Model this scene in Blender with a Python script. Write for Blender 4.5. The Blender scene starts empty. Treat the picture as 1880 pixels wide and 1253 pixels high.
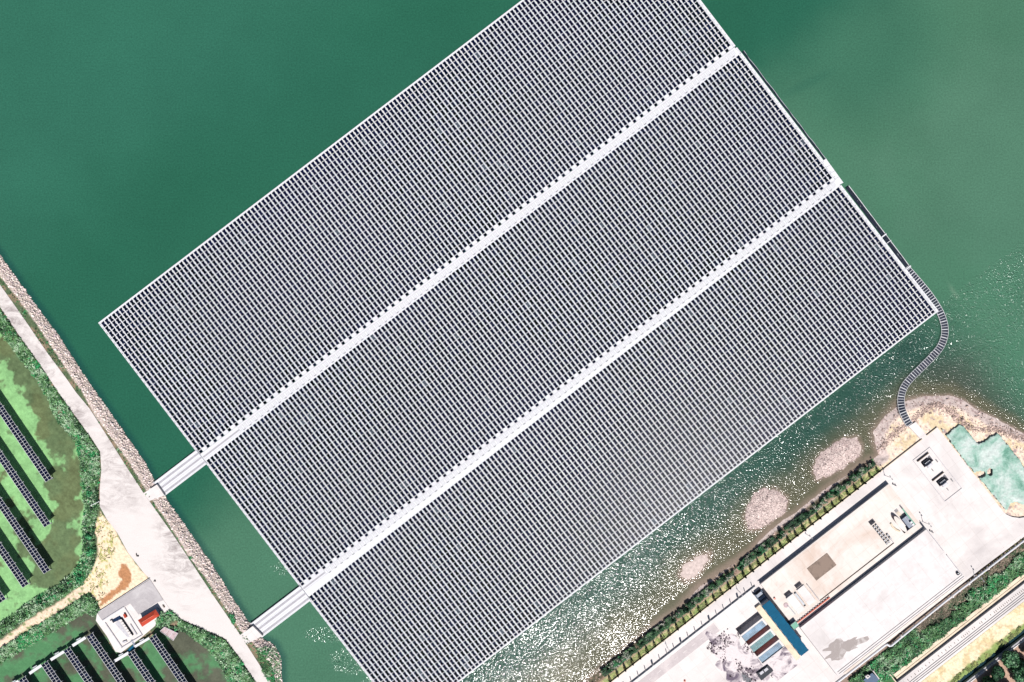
import bpy, math, random
import numpy as np
from mathutils import Vector

rng = np.random.default_rng(7)
random.seed(7)
S = 0.2            # metres per photograph pixel at water level
H = 270.0          # camera height
sc = bpy.context.scene
COL = bpy.data.collections.new("Scene")
sc.collection.children.link(COL)

# ------------------------------------------------------------------ plan coordinates
def P(px, py, z=0.0):
    k = S * (H - z) / H
    return ((px - 940.0) * k, (626.5 - py) * k, z)

def plan3(px, py, z):
    k = S * (H - z) / H
    return np.stack([(px - 940) * k, (626.5 - py) * k, z], 1)

CA, SA = math.cos(math.radians(38)), math.sin(math.radians(38))
def Q(a, b):                     # works-yard grid -> plan pixels
    return 1402 + a * CA + b * SA, 1080 - a * SA + b * CA
def QP(a, b, z=0.0):
    x, y = Q(a, b)
    return P(x, y, z)

# ------------------------------------------------------------------ materials
def new_mat(name):
    m = bpy.data.materials.new(name)
    m.use_nodes = True
    nt = m.node_tree
    bs = nt.nodes['Principled BSDF']
    return m, nt, bs

def N(nt, t, **kw):
    n = nt.nodes.new(t)
    for k, v in kw.items():
        if k in n.inputs:
            n.inputs[k].default_value = v
        else:
            setattr(n, k, v)
    return n

def ramp(nt, fac, stops, interp='LINEAR'):
    r = nt.nodes.new('ShaderNodeValToRGB')
    r.color_ramp.interpolation = interp
    e = r.color_ramp.elements
    while len(e) < len(stops):
        e.new(0.5)
    for i, (p, c) in enumerate(stops):
        e[i].position = p
        e[i].color = tuple(c) + (1,) if len(c) == 3 else c
    nt.links.new(fac, r.inputs[0])
    return r.outputs[0]

def geo_pos(nt):
    return nt.nodes.new('ShaderNodeNewGeometry').outputs['Position']

def noise(nt, scale, detail=4, rough=0.55, vec=None, dist=0.0):
    n = nt.nodes.new('ShaderNodeTexNoise')
    n.inputs['Scale'].default_value = scale
    n.inputs['Detail'].default_value = detail
    n.inputs['Roughness'].default_value = rough
    n.inputs['Distortion'].default_value = dist
    nt.links.new(vec if vec is not None else geo_pos(nt), n.inputs['Vector'])
    return n.outputs['Fac']

def bump(nt, bs, h, strength, dist=0.1, normal=None):
    b = nt.nodes.new('ShaderNodeBump')
    b.inputs['Distance'].default_value = dist
    if isinstance(strength, (int, float)):
        b.inputs['Strength'].default_value = strength
    else:
        nt.links.new(strength, b.inputs['Strength'])
    nt.links.new(h, b.inputs['Height'])
    nt.links.new(b.outputs[0], bs.inputs['Normal'])
    return b

def math_n(nt, op, a, b=None, clamp=False):
    n = nt.nodes.new('ShaderNodeMath'); n.operation = op; n.use_clamp = clamp
    for i, x in enumerate((a, b)):
        if x is None: continue
        if isinstance(x, (int, float)): n.inputs[i].default_value = x
        else: nt.links.new(x, n.inputs[i])
    return n.outputs[0]

def mixc(nt, fac, a, b, mode='MIX'):
    n = nt.nodes.new('ShaderNodeMix'); n.data_type = 'RGBA'; n.blend_type = mode
    if isinstance(fac, (int, float)): n.inputs[0].default_value = fac
    else: nt.links.new(fac, n.inputs[0])
    for i, x in ((6, a), (7, b)):
        if isinstance(x, tuple): n.inputs[i].default_value = x + (1,) if len(x) == 3 else x
        else: nt.links.new(x, n.inputs[i])
    return n.outputs[2]

def simple(name, c, rough=0.6, var=0.12, scale=3.0, metal=0.0, spec=0.4, bmp=0.0):
    m, nt, bs = new_mat(name)
    bs.inputs['Roughness'].default_value = rough
    bs.inputs['Metallic'].default_value = metal
    bs.inputs['Specular IOR Level'].default_value = spec
    f = noise(nt, scale, 5)
    lo = tuple(x * (1 - var) for x in c); hi = tuple(min(1, x * (1 + var)) for x in c)
    nt.links.new(ramp(nt, f, [(0.3, lo), (0.7, hi)]), bs.inputs['Base Color'])
    if bmp: bump(nt, bs, f, bmp)
    return m

def stained(name, c, stain, scale=0.25, lo=0.52, hi=0.7, rough=0.8, fine=0.08, seams=None):
    m, nt, bs = new_mat(name)
    bs.inputs['Roughness'].default_value = rough
    bs.inputs['Specular IOR Level'].default_value = 0.2
    f1 = noise(nt, scale, 8, 0.62, dist=0.6)
    f2 = noise(nt, scale * 9, 6, 0.6)
    base = ramp(nt, f2, [(0.3, tuple(x * (1 - fine) for x in c)), (0.7, tuple(min(1, x * (1 + fine)) for x in c))])
    fac = ramp(nt, f1, [(lo, (0, 0, 0)), (hi, (1, 1, 1))])
    out = mixc(nt, fac, base, stain)
    f3 = noise(nt, scale * 3.1, 9, 0.75, dist=1.6)
    out = mixc(nt, ramp(nt, f3, [(0.57, (0, 0, 0)), (0.75, (0.5, 0.5, 0.5))]), out, stain)
    if seams:
        mp = nt.nodes.new('ShaderNodeMapping'); mp.inputs['Rotation'].default_value = (0, 0, math.radians(-38))
        nt.links.new(geo_pos(nt), mp.inputs['Vector'])
        bk = nt.nodes.new('ShaderNodeTexBrick'); bk.offset = 0.0
        bk.inputs['Scale'].default_value = 1.0; bk.inputs['Brick Width'].default_value = seams; bk.inputs['Row Height'].default_value = seams
        bk.inputs['Mortar Size'].default_value = 0.045; bk.inputs['Mortar Smooth'].default_value = 0.3
        bk.inputs['Color1'].default_value = (1, 1, 1, 1); bk.inputs['Color2'].default_value = (0.955, 0.955, 0.955, 1); bk.inputs['Mortar'].default_value = (0.80, 0.78, 0.76, 1)
        nt.links.new(mp.outputs[0], bk.inputs['Vector'])
        out = mixc(nt, 1.0, out, bk.outputs['Color'], 'MULTIPLY')
    nt.links.new(out, bs.inputs['Base Color'])
    bump(nt, bs, f2, 0.15, 0.05)
    return m

def attr_mat(name, rough=0.9, spec=0.15, noise_amt=0.35, scale=1.4, bmp=0.3, bdist=0.15, sss=0.0):
    m, nt, bs = new_mat(name)
    bs.inputs['Roughness'].default_value = rough
    bs.inputs['Specular IOR Level'].default_value = spec
    a = nt.nodes.new('ShaderNodeAttribute'); a.attribute_name = 'Col'
    f = noise(nt, scale, 8, 0.65)
    g = ramp(nt, f, [(0.3, (1 - noise_amt,) * 3), (0.7, (1 + noise_amt,) * 3)])
    c = mixc(nt, 1.0, a.outputs['Color'], g, 'MULTIPLY')
    nt.links.new(c, bs.inputs['Base Color'])
    if bmp: bump(nt, bs, f, bmp, bdist)
    return m

M = {}
M['white'] = simple('white_float_plastic', (0.45, 0.45, 0.465), 0.6, 0.05, 2.0, spec=0.15)
M['greyfloat'] = simple('grey_float_plastic', (0.25, 0.24, 0.26), 0.7, 0.12, 1.5)
M['seam'] = simple('seam_grey', (0.16, 0.16, 0.17), 0.8, 0.1)
M['dark'] = simple('dark_rubber', (0.006, 0.009, 0.016), 0.6, 0.3, spec=0.2)
M['cable'] = simple('cable_black', (0.006, 0.01, 0.022), 0.5, 0.4, spec=0.3)
M['steel'] = simple('galvanised_steel', (0.30, 0.31, 0.33), 0.6, 0.1, metal=0.1)
M['concrete'] = stained('pale_concrete', (0.485, 0.450, 0.435), (0.33, 0.30, 0.295), 0.03, 0.50, 0.72, fine=0.05, seams=5.0)
M['deck'] = stained('deck_concrete', (0.49, 0.448, 0.415), (0.38, 0.28, 0.225), 0.05, 0.50, 0.75, fine=0.06, seams=4.2)
M['tanktop'] = stained('tank_roof_concrete', (0.48, 0.448, 0.440), (0.34, 0.31, 0.30), 0.055, 0.50, 0.76, fine=0.06, seams=6.0)
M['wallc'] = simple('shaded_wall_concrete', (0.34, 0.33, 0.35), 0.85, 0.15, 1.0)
M['greyroof'] = stained('grey_screed', (0.28, 0.26, 0.265), (0.36, 0.34, 0.34), 0.15, 0.5, 0.7)
M['blue'] = simple('blue_sheet_roof', (0.003, 0.060, 0.115), 0.75, 0.10, 0.6, spec=0.1)
M['mint'] = simple('mint_sheet_roof', (0.13, 0.28, 0.21), 0.7, 0.1, spec=0.1)
M['red'] = simple('red_sheet_roof', (0.29, 0.04, 0.022), 0.75, 0.14, 1.2, spec=0.1)
M['redpipe'] = simple('red_paint', (0.45, 0.13, 0.09), 0.5, 0.2)
M['brownmat'] = stained('brown_matting', (0.17, 0.125, 0.10), (0.10, 0.075, 0.06), 0.5, 0.5, 0.7)
M['darkwin'] = simple('dark_glass', (0.008, 0.018, 0.045), 0.2, 0.2, spec=0.5)
M['wallblue'] = simple('slate_blue_wall', (0.04, 0.07, 0.12), 0.7, 0.2)
M['machine'] = simple('machine_blue_grey', (0.15, 0.17, 0.21), 0.5, 0.25, 1.0)
M['tanwall'] = stained('tan_concrete', (0.50, 0.42, 0.32), (0.36, 0.28, 0.2), 0.3, 0.5, 0.75)
M['trunk'] = simple('bark', (0.08, 0.055, 0.04), 0.9, 0.3)
M['pink'] = stained('pink_planks', (0.36, 0.28, 0.29), (0.26, 0.2, 0.2), 0.9, 0.5, 0.6)
M['dirty'] = stained('wet_sludge_floor', (0.46, 0.41, 0.41), (0.085, 0.065, 0.09), 0.24, 0.47, 0.62)
M['lane'] = stained('worn_asphalt', (0.34, 0.30, 0.30), (0.45, 0.40, 0.39), 0.12, 0.5, 0.7)
M['leaf'] = attr_mat('leaf', 0.6, 0.25, 0.25, 1.2, 0)
M['rock'] = attr_mat('rock', 0.9, 0.1, 0.3, 3.0, 0.3)

# solar glass : navy cells, varying a little from module to module, plus a painted sky tint
def solar(name, grid=None):
    m, nt, bs = new_mat(name)
    bs.inputs['Roughness'].default_value = 0.25
    bs.inputs['Specular IOR Level'].default_value = 0.12
    f = noise(nt, 0.6, 2)
    f2 = noise(nt, 0.012, 3)
    c1 = ramp(nt, f, [(0.36, (0.0008, 0.003, 0.004)), (0.5, (0.001, 0.002, 0.008)), (0.66, (0.004, 0.007, 0.024))])
    c = mixc(nt, ramp(nt, f2, [(0.42, (0, 0, 0)), (0.62, (0.35, 0.35, 0.35))]), c1, (0.004, 0.003, 0.024))  # broad violet patches: sky reflection put into the cell colour
    nt.links.new(c, bs.inputs['Base Color'])
    return m
M['solar'] = solar('solar_glass')
M['dusty'] = simple('dusty_solar_glass', (0.035, 0.045, 0.06), 0.5, 0.4, 1.0, spec=0.1)

# gravel road : pale with greyish tyre marks and arcs
def road_mat():
    m, nt, bs = new_mat('pale_gravel')
    bs.inputs['Roughness'].default_value = 0.95
    bs.inputs['Specular IOR Level'].default_value = 0.1
    pos = geo_pos(nt)
    mp = nt.nodes.new('ShaderNodeMapping'); mp.inputs['Rotation'].default_value = (0, 0, math.radians(55))
    mp.inputs['Scale'].default_value = (0.45, 1.0, 1.0)
    nt.links.new(pos, mp.inputs['Vector'])
    f1 = noise(nt, 0.33, 12, 0.80, mp.outputs[0], 0.6)
    f2 = noise(nt, 0.035, 3, 0.5)
    f3 = noise(nt, 3.0, 6, 0.7)
    base = ramp(nt, f3, [(0.3, (0.43, 0.396, 0.38)), (0.7, (0.49, 0.456, 0.44))])
    k = math_n(nt, 'MULTIPLY', ramp(nt, f1, [(0.43, (0, 0, 0)), (0.62, (1, 1, 1))]),
               ramp(nt, f2, [(0.38, (0.08,) * 3), (0.54, (1, 1, 1))]))
    out = mixc(nt, k, base, (0.21, 0.18, 0.175))
    nt.links.new(out, bs.inputs['Base Color'])
    bump(nt, bs, f3, 0.3, 0.06)
    return m
M['road'] = road_mat()

def net_mat():
    m, nt, bs = new_mat('green_dust_net')
    bs.inputs['Roughness'].default_value = 0.9
    f1 = noise(nt, 0.15, 8, 0.68, dist=0.5)
    f2 = noise(nt, 1.3, 6, 0.65)
    c = ramp(nt, f1, [(0.34, (0.075, 0.185, 0.135)), (0.43, (0.17, 0.285, 0.232)), (0.50, (0.25, 0.34, 0.298)), (0.60, (0.36, 0.405, 0.378))])
    g = ramp(nt, f2, [(0.3, (0.82,) * 3), (0.7, (1.15,) * 3)])
    nt.links.new(mixc(nt, 1.0, c, g, 'MULTIPLY'), bs.inputs['Base Color'])
    bump(nt, bs, f2, 0.5, 0.2)
    return m
M['net'] = net_mat()

# reservoir water
def water_mat():
    m, nt, bs = new_mat('reservoir_water')
    bs.inputs['Roughness'].default_value = 0.115
    bs.inputs['IOR'].default_value = 1.33
    bs.inputs['Specular IOR Level'].default_value = 0.5
    a = nt.nodes.new('ShaderNodeAttribute'); a.attribute_name = 'Col'
    r = nt.nodes.new('ShaderNodeAttribute'); r.attribute_name = 'ruffle'
    pos = geo_pos(nt)
    f = noise(nt, 1.75, 1.0, 0.5, pos, 0.4)
    g = ramp(nt, noise(nt, 0.03, 6, 0.6), [(0.3, (0.93,) * 3), (0.7, (1.07,) * 3)])
    g2 = ramp(nt, noise(nt, 1.6, 6, 0.7), [(0.3, (0.78,) * 3), (0.7, (1.22,) * 3)])
    c = mixc(nt, 1.0, a.outputs['Color'], g, 'MULTIPLY')
    c = mixc(nt, 1.0, c, g2, 'MULTIPLY')
    nt.links.new(c, bs.inputs['Base Color'])
    f2 = noise(nt, 0.28, 2, 0.5, pos, 0.5)
    h = math_n(nt, 'ADD', f, math_n(nt, 'MULTIPLY', f2, 0.9))
    pk = ramp(nt, noise(nt, 1.25, 0.0, 0.5, pos, 0.3), [(0.60, (0, 0, 0)), (0.80, (1, 1, 1))])
    h = math_n(nt, 'ADD', h, math_n(nt, 'MULTIPLY', pk, 0.45))
    patch = ramp(nt, noise(nt, 0.09, 5, 0.6), [(0.36, (0.55,) * 3), (0.58, (1, 1, 1))])
    st = math_n(nt, 'MULTIPLY', r.outputs['Fac'], patch)
    bump(nt, bs, h, st, 0.23)
    return m
M['water'] = water_mat()

# ------------------------------------------------------------------ mesh helpers
def set_props(o, label=None, cat=None, group=None, kind=None):
    if label: o['label'] = label
    if cat: o['category'] = cat
    if group: o['group'] = group
    if kind: o['kind'] = kind
    return o

def link(o, parent=None):
    COL.objects.link(o)
    if parent is not None:
        o.parent = parent
    return o

def empty(name, loc=(0, 0, 0), rz=0.0, **kw):
    o = bpy.data.objects.new(name, None)
    o.empty_display_size = 1.0
    o.location = loc
    o.rotation_euler = (0, 0, rz)
    link(o)
    set_props(o, **kw)
    return o

def np_mesh(name, V, F, mats, midx=None, col=None, smooth=False, extra=None):
    """V (n,3) float; F (m,k) int array with constant k."""
    V = np.asarray(V, dtype=np.float32); F = np.asarray(F, dtype=np.int32)
    me = bpy.data.meshes.new(name)
    me.vertices.add(len(V)); me.vertices.foreach_set('co', V.ravel())
    k = F.shape[1]
    me.loops.add(F.size); me.loops.foreach_set('vertex_index', F.ravel())
    me.polygons.add(len(F))
    me.polygons.foreach_set('loop_start', np.arange(0, F.size, k, dtype=np.int32))
    me.polygons.foreach_set('loop_total', np.full(len(F), k, dtype=np.int32))
    for m in mats: me.materials.append(m)
    if midx is not None: me.polygons.foreach_set('material_index', np.asarray(midx, dtype=np.int32))
    me.polygons.foreach_set('use_smooth', np.full(len(F), smooth))
    if col is not None:
        a = me.color_attributes.new('Col', 'FLOAT_COLOR', 'POINT')
        c4 = np.ones((len(V), 4), dtype=np.float32); c4[:, :3] = col
        a.data.foreach_set('color', c4.ravel())
    if extra:
        for n, arr in extra.items():
            at = me.attributes.new(n, 'FLOAT', 'POINT')
            at.data.foreach_set('value', np.asarray(arr, dtype=np.float32))
    me.update(calc_edges=True)
    me.validate()
    return me

class MB:
    """collects shapes into ONE mesh (faces of any size)."""
    def __init__(s, origin=(0, 0, 0)): s.v = []; s.f = []; s.m = []; s.mats = []; s.o = origin
    def mi(s, mat):
        if mat not in s.mats: s.mats.append(mat)
        return s.mats.index(mat)
    def add(s, vs, fs, mat):
        n = len(s.v); s.v += [(x - s.o[0], y - s.o[1], z - s.o[2]) for x, y, z in vs]
        k = s.mi(mat)
        for f in fs: s.f.append(tuple(i + n for i in f)); s.m.append(k)
    def prism(s, pts, z0, z1, mat, side=None):
        """pts: world xy list, counter-clockwise or not; z0<z1."""
        a = sum(pts[i][0] * pts[(i + 1) % len(pts)][1] - pts[(i + 1) % len(pts)][0] * pts[i][1] for i in range(len(pts)))
        if a < 0: pts = pts[::-1]
        n = len(pts)
        vs = [(p[0], p[1], z1) for p in pts] + [(p[0], p[1], z0) for p in pts]
        s.add(vs, [tuple(range(n))], mat)
        s.add(vs, [tuple(range(2 * n - 1, n - 1, -1))] + [(i, n + i, n + (i + 1) % n, (i + 1) % n) for i in range(n)], side or mat)
    def qbox(s, a0, a1, b0, b1, z0, z1, mat, side=None):
        pts = [QP(a, b, z1)[:2] for a, b in ((a0, b0), (a1, b0), (a1, b1), (a0, b1))]
        s.prism(pts, z0, z1, mat, side)
    def ppoly(s, pts, z0, z1, mat, side=None):
        s.prism([P(x, y, z1)[:2] for x, y in pts], z0, z1, mat, side)
    def tube(s, path, r, mat, n=8, cap=True):
        rings = []
        for i, p in enumerate(path):
            p = Vector(p)
            d = (Vector(path[min(i + 1, len(path) - 1)]) - Vector(path[max(i - 1, 0)])).normalized()
            up = Vector((0, 0, 1)) if abs(d.z) < 0.9 else Vector((1, 0, 0))
            x = d.cross(up).normalized(); y = x.cross(d).normalized()
            rr = r[i] if isinstance(r, (list, tuple)) else r
            rings.append([tuple(p + x * rr * math.cos(2 * math.pi * k / n) + y * rr * math.sin(2 * math.pi * k / n)) for k in range(n)])
        vs = [q for g in rings for q in g]; fs = []
        for i in range(len(rings) - 1):
            for k in range(n):
                fs.append((i * n + k, i * n + (k + 1) % n, (i + 1) * n + (k + 1) % n, (i + 1) * n + k))
        if cap: fs += [tuple(range(n))[::-1], tuple((len(rings) - 1) * n + k for k in range(n))]
        s.add(vs, fs, mat)
    def build(s, name, parent=None, **kw):
        me = bpy.data.meshes.new(name)
        me.from_pydata(s.v, [], s.f)
        for m in s.mats: me.materials.append(m)
        me.polygons.foreach_set('material_index', s.m)
        me.update()
        o = bpy.data.objects.new(name, me)
        if parent is None: o.location = s.o
        link(o, parent)
        set_props(o, **kw)
        return o

def boxes(C, hx, hy, hz, tilt=None):
    """C (n,3) centres, half sizes -> verts, quads. tilt: slope about local y (dz/dx)."""
    C = np.asarray(C, float); n = len(C)
    sg = np.array([(-1, -1, -1), (1, -1, -1), (1, 1, -1), (-1, 1, -1), (-1, -1, 1), (1, -1, 1), (1, 1, 1), (-1, 1, 1)], float)
    h = np.array([hx, hy, hz])
    V = C[:, None, :] + sg[None] * h
    if tilt: V[:, :, 2] += (sg[None, :, 0] * hx) * tilt
    q = np.array([(3, 2, 1, 0), (4, 5, 6, 7), (0, 1, 5, 4), (1, 2, 6, 5), (2, 3, 7, 6), (3, 0, 4, 7)])
    F = (np.arange(n) * 8)[:, None, None] + q[None]
    return V.reshape(-1, 3), F.reshape(-1, 4)

def cat(parts):
    Vs, Fs, Ms = [], [], []; n = 0
    for V, F, mi in parts:
        Vs.append(V); Fs.append(F + n); Ms.append(np.full(len(F), mi)); n += len(V)
    return np.vstack(Vs), np.vstack(Fs), np.concatenate(Ms)

def sdf(px, py, poly):
    """signed distance (negative inside) to a polygon, vectorised."""
    d = np.full(px.shape, 1e9); ins = np.zeros(px.shape, bool)
    n = len(poly)
    for i in range(n):
        x0, y0 = poly[i]; x1, y1 = poly[(i + 1) % n]
        ex, ey = x1 - x0, y1 - y0
        wx, wy = px - x0, py - y0
        t = np.clip((wx * ex + wy * ey) / (ex * ex + ey * ey + 1e-9), 0, 1)
        d = np.minimum(d, (wx - ex * t) ** 2 + (wy - ey * t) ** 2)
        if y0 != y1:
            c = ((y0 <= py) & (y1 > py)) | ((y1 <= py) & (y0 > py))
            xi = x0 + (py - y0) / (y1 - y0) * ex
            ins ^= c & (px < xi)
    d = np.sqrt(d)
    return np.where(ins, -d, d)

def vnoise(x, y, scale, seed=0, octv=4):
    out = np.zeros(x.shape); amp = 1.0; tot = 0
    r = np.random.default_rng(seed)
    for o in range(octv):
        T = r.random((256, 256))
        X = x / scale; Y = y / scale
        xi = np.floor(X).astype(int); yi = np.floor(Y).astype(int)
        fx = X - xi; fy = Y - yi
        fx = fx * fx * (3 - 2 * fx); fy = fy * fy * (3 - 2 * fy)
        a = T[xi % 256, yi % 256]; b = T[(xi + 1) % 256, yi % 256]
        c = T[xi % 256, (yi + 1) % 256]; d = T[(xi + 1) % 256, (yi + 1) % 256]
        out += amp * ((a * (1 - fx) + b * fx) * (1 - fy) + (c * (1 - fx) + d * fx) * fy)
        tot += amp; amp *= 0.55; scale /= 2.03
    return out / tot

def sm(x, a, b):
    t = np.clip((x - a) / (b - a), 0, 1); return t * t * (3 - 2 * t)

# ------------------------------------------------------------------ plan outlines (photograph pixels)
WEST = [(-300, 100), (-60, 392), (0, 468), (60, 552), (109, 618), (161, 699), (179, 724), (224, 788), (268, 852), (284, 884),
        (305, 915), (340, 965), (390, 1037), (427, 1098), (457, 1142), (478, 1170), (504, 1184), (516, 1208), (518, 1252),
        (535, 1400), (540, 1700), (-500, 1700), (-500, 100)]
RIP_IN = [(-60, 430), (0, 506), (34, 549), (72, 601), (106, 653), (138, 701), (152, 720), (174, 762), (201, 798), (235, 845),
          (268, 899), (292, 935), (317, 972), (345, 1018), (376, 1058), (404, 1100), (443, 1159), (462, 1177), (500, 1222), (506, 1253), (515, 1400)]
ROAD_R = [(-60, 438), (0, 523), (43, 584), (86, 647), (126, 701), (139, 720), (164, 750), (187, 786), (206, 816), (237, 865), (264, 906),
          (317, 981), (385, 1084), (441, 1166), (497, 1253), (600, 1410)]
ROAD_L = [(-60, 478), (0, 564), (32, 612), (72, 667), (106, 719), (139, 765), (168, 805), (184, 830), (186, 863), (183, 899), (183, 930),
          (197, 955), (215, 978), (235, 1015), (264, 1052), (276, 1064), (301, 1103), (310, 1121), (334, 1138), (371, 1154), (413, 1173),
          (439, 1206), (470, 1253), (560, 1410)]
ROAD = ROAD_R + ROAD_L[::-1]
POND1 = [(-200, 380), (0, 596), (22, 628), (40, 652), (70, 690), (95, 730), (108, 765), (128, 790), (146, 808), (152, 840), (156, 870), (157, 905), (160, 935),
         (156, 960), (158, 1000), (153, 1032), (138, 1052), (110, 1075), (60, 1105), (28, 1128), (0, 1150), (-200, 1270)]
POND2 = [(-200, 1300), (0, 1212), (60, 1178), (100, 1155), (140, 1130), (160, 1122), (174, 1128), (182, 1150), (205, 1190), (225, 1210), (262, 1190), (290, 1153),
         (305, 1148), (325, 1152), (345, 1163), (372, 1184), (395, 1204), (412, 1230), (420, 1253), (480, 1500), (-200, 1600)]
TRACK = [(-200, 1290), (0, 1191), (65, 1151), (118, 1119), (163, 1088), (195, 1080), (190, 1066), (163, 1066), (112, 1101), (60, 1133), (0, 1174), (-200, 1268)]
SAND = [(183, 935), (197, 957), (215, 980), (235, 1017), (264, 1054), (276, 1066), (230, 1095), (182, 1128), (168, 1112), (150, 1100), (160, 1060), (178, 1020), (176, 980)]
EAST = [(940, 1375), (1010, 1308), (1080, 1252), (1121, 1218), (1181, 1168), (1242, 1121), (1302, 1067), (1383, 1010), (1413, 977), (1465, 938), (1535, 885), (1600, 842),
        (1616, 836), (1609, 826), (1606, 812), (1604, 794), (1627, 764), (1656, 740), (1680, 735), (1698, 728), (1740, 725), (1768, 737), (1796, 754),
        (1830, 769), (1880, 796), (2050, 850), (2400, 900), (2400, 1900), (500, 1900)]
ISL1 = [(1493, 868), (1494, 850), (1510, 832), (1535, 812), (1552, 805), (1572, 806), (1579, 820), (1576, 838), (1560, 852), (1530, 868), (1515, 877), (1500, 880)]
ISL2 = [(1368, 955), (1370, 930), (1385, 905), (1405, 896), (1425, 900), (1444, 912), (1447, 922), (1440, 940), (1420, 958), (1395, 970), (1372, 972)]
ISL3 = [(1250, 1058), (1253, 1040), (1282, 1020), (1302, 1014), (1300, 1030), (1278, 1060), (1260, 1064)]
CALM = [(1615, 815), (1590, 832), (1578, 840), (1545, 864), (1514, 880), (1483, 903), (1458, 931), (1421, 955), (1392, 982), (1353, 1012), (1298, 1046), (1262, 1081), (1232, 1101),
        (1189, 1137), (1200, 1165), (1302, 1080), (1383, 1030), (1413, 990), (1465, 950), (1535, 900), (1620, 850)]

def ground_height(px, py):
    n1 = vnoise(px, py, 40, 1); n2 = vnoise(px, py, 9, 2)
    z = np.full(px.shape, -6.0)
    dw = -sdf(px, py, WEST) + (n2 - 0.5) * 3
    zw = np.where(dw > 0, np.minimum(dw / 17 * 1.9, 1.9), dw * 0.16)
    z = np.maximum(z, zw)
    de = -sdf(px, py, EAST) + (n1 - 0.5) * 7 + (n2 - 0.5) * 3
    shal = 0.018 + 0.03 * sm(px, 1000, 700) + 0.035 * sm(px, 1650, 1720)
    ze = np.where(de > 0, np.minimum(de / 16 * 0.9, 0.9) + (n1 - 0.5) * 0.2, de * shal)
    z = np.maximum(z, np.where(px > 700, ze, -9))
    for k, (isl, top) in enumerate(((ISL1, 0.75), (ISL2, 0.7), (ISL3, 0.09))):
        di = -sdf(px, py, isl) + (vnoise(px, py, 12, 5 + k) - 0.5) * 11
        zi = np.where(di > 0, np.minimum(di / 22, 1.0) * top * (0.7 + 0.6 * n2), di * 0.03)
        z = np.maximum(z, zi)
    return z, dw, de, n1, n2

yard_d = lambda a, b: np.maximum(np.maximum(-a - 900, a - 431), np.maximum(-35 - b, b - 216))

def to_ab(px, py):
    dx = px - 1402; dy = py - 1080
    return dx * CA - dy * SA, dx * SA + dy * CA

# ------------------------------------------------------------------ the ground sheet
def grid_axis(lo, hi, step, far):
    core = np.arange(lo, hi + step, step)
    ex = []; d = step; x = hi
    while x < far: d *= 1.7; x += d; ex.append(x)
    el = []; d = step; x = lo
    while x > -far: d *= 1.7; x -= d; el.append(x)
    return np.concatenate([np.array(el[::-1]), core, np.array(ex)])

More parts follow.
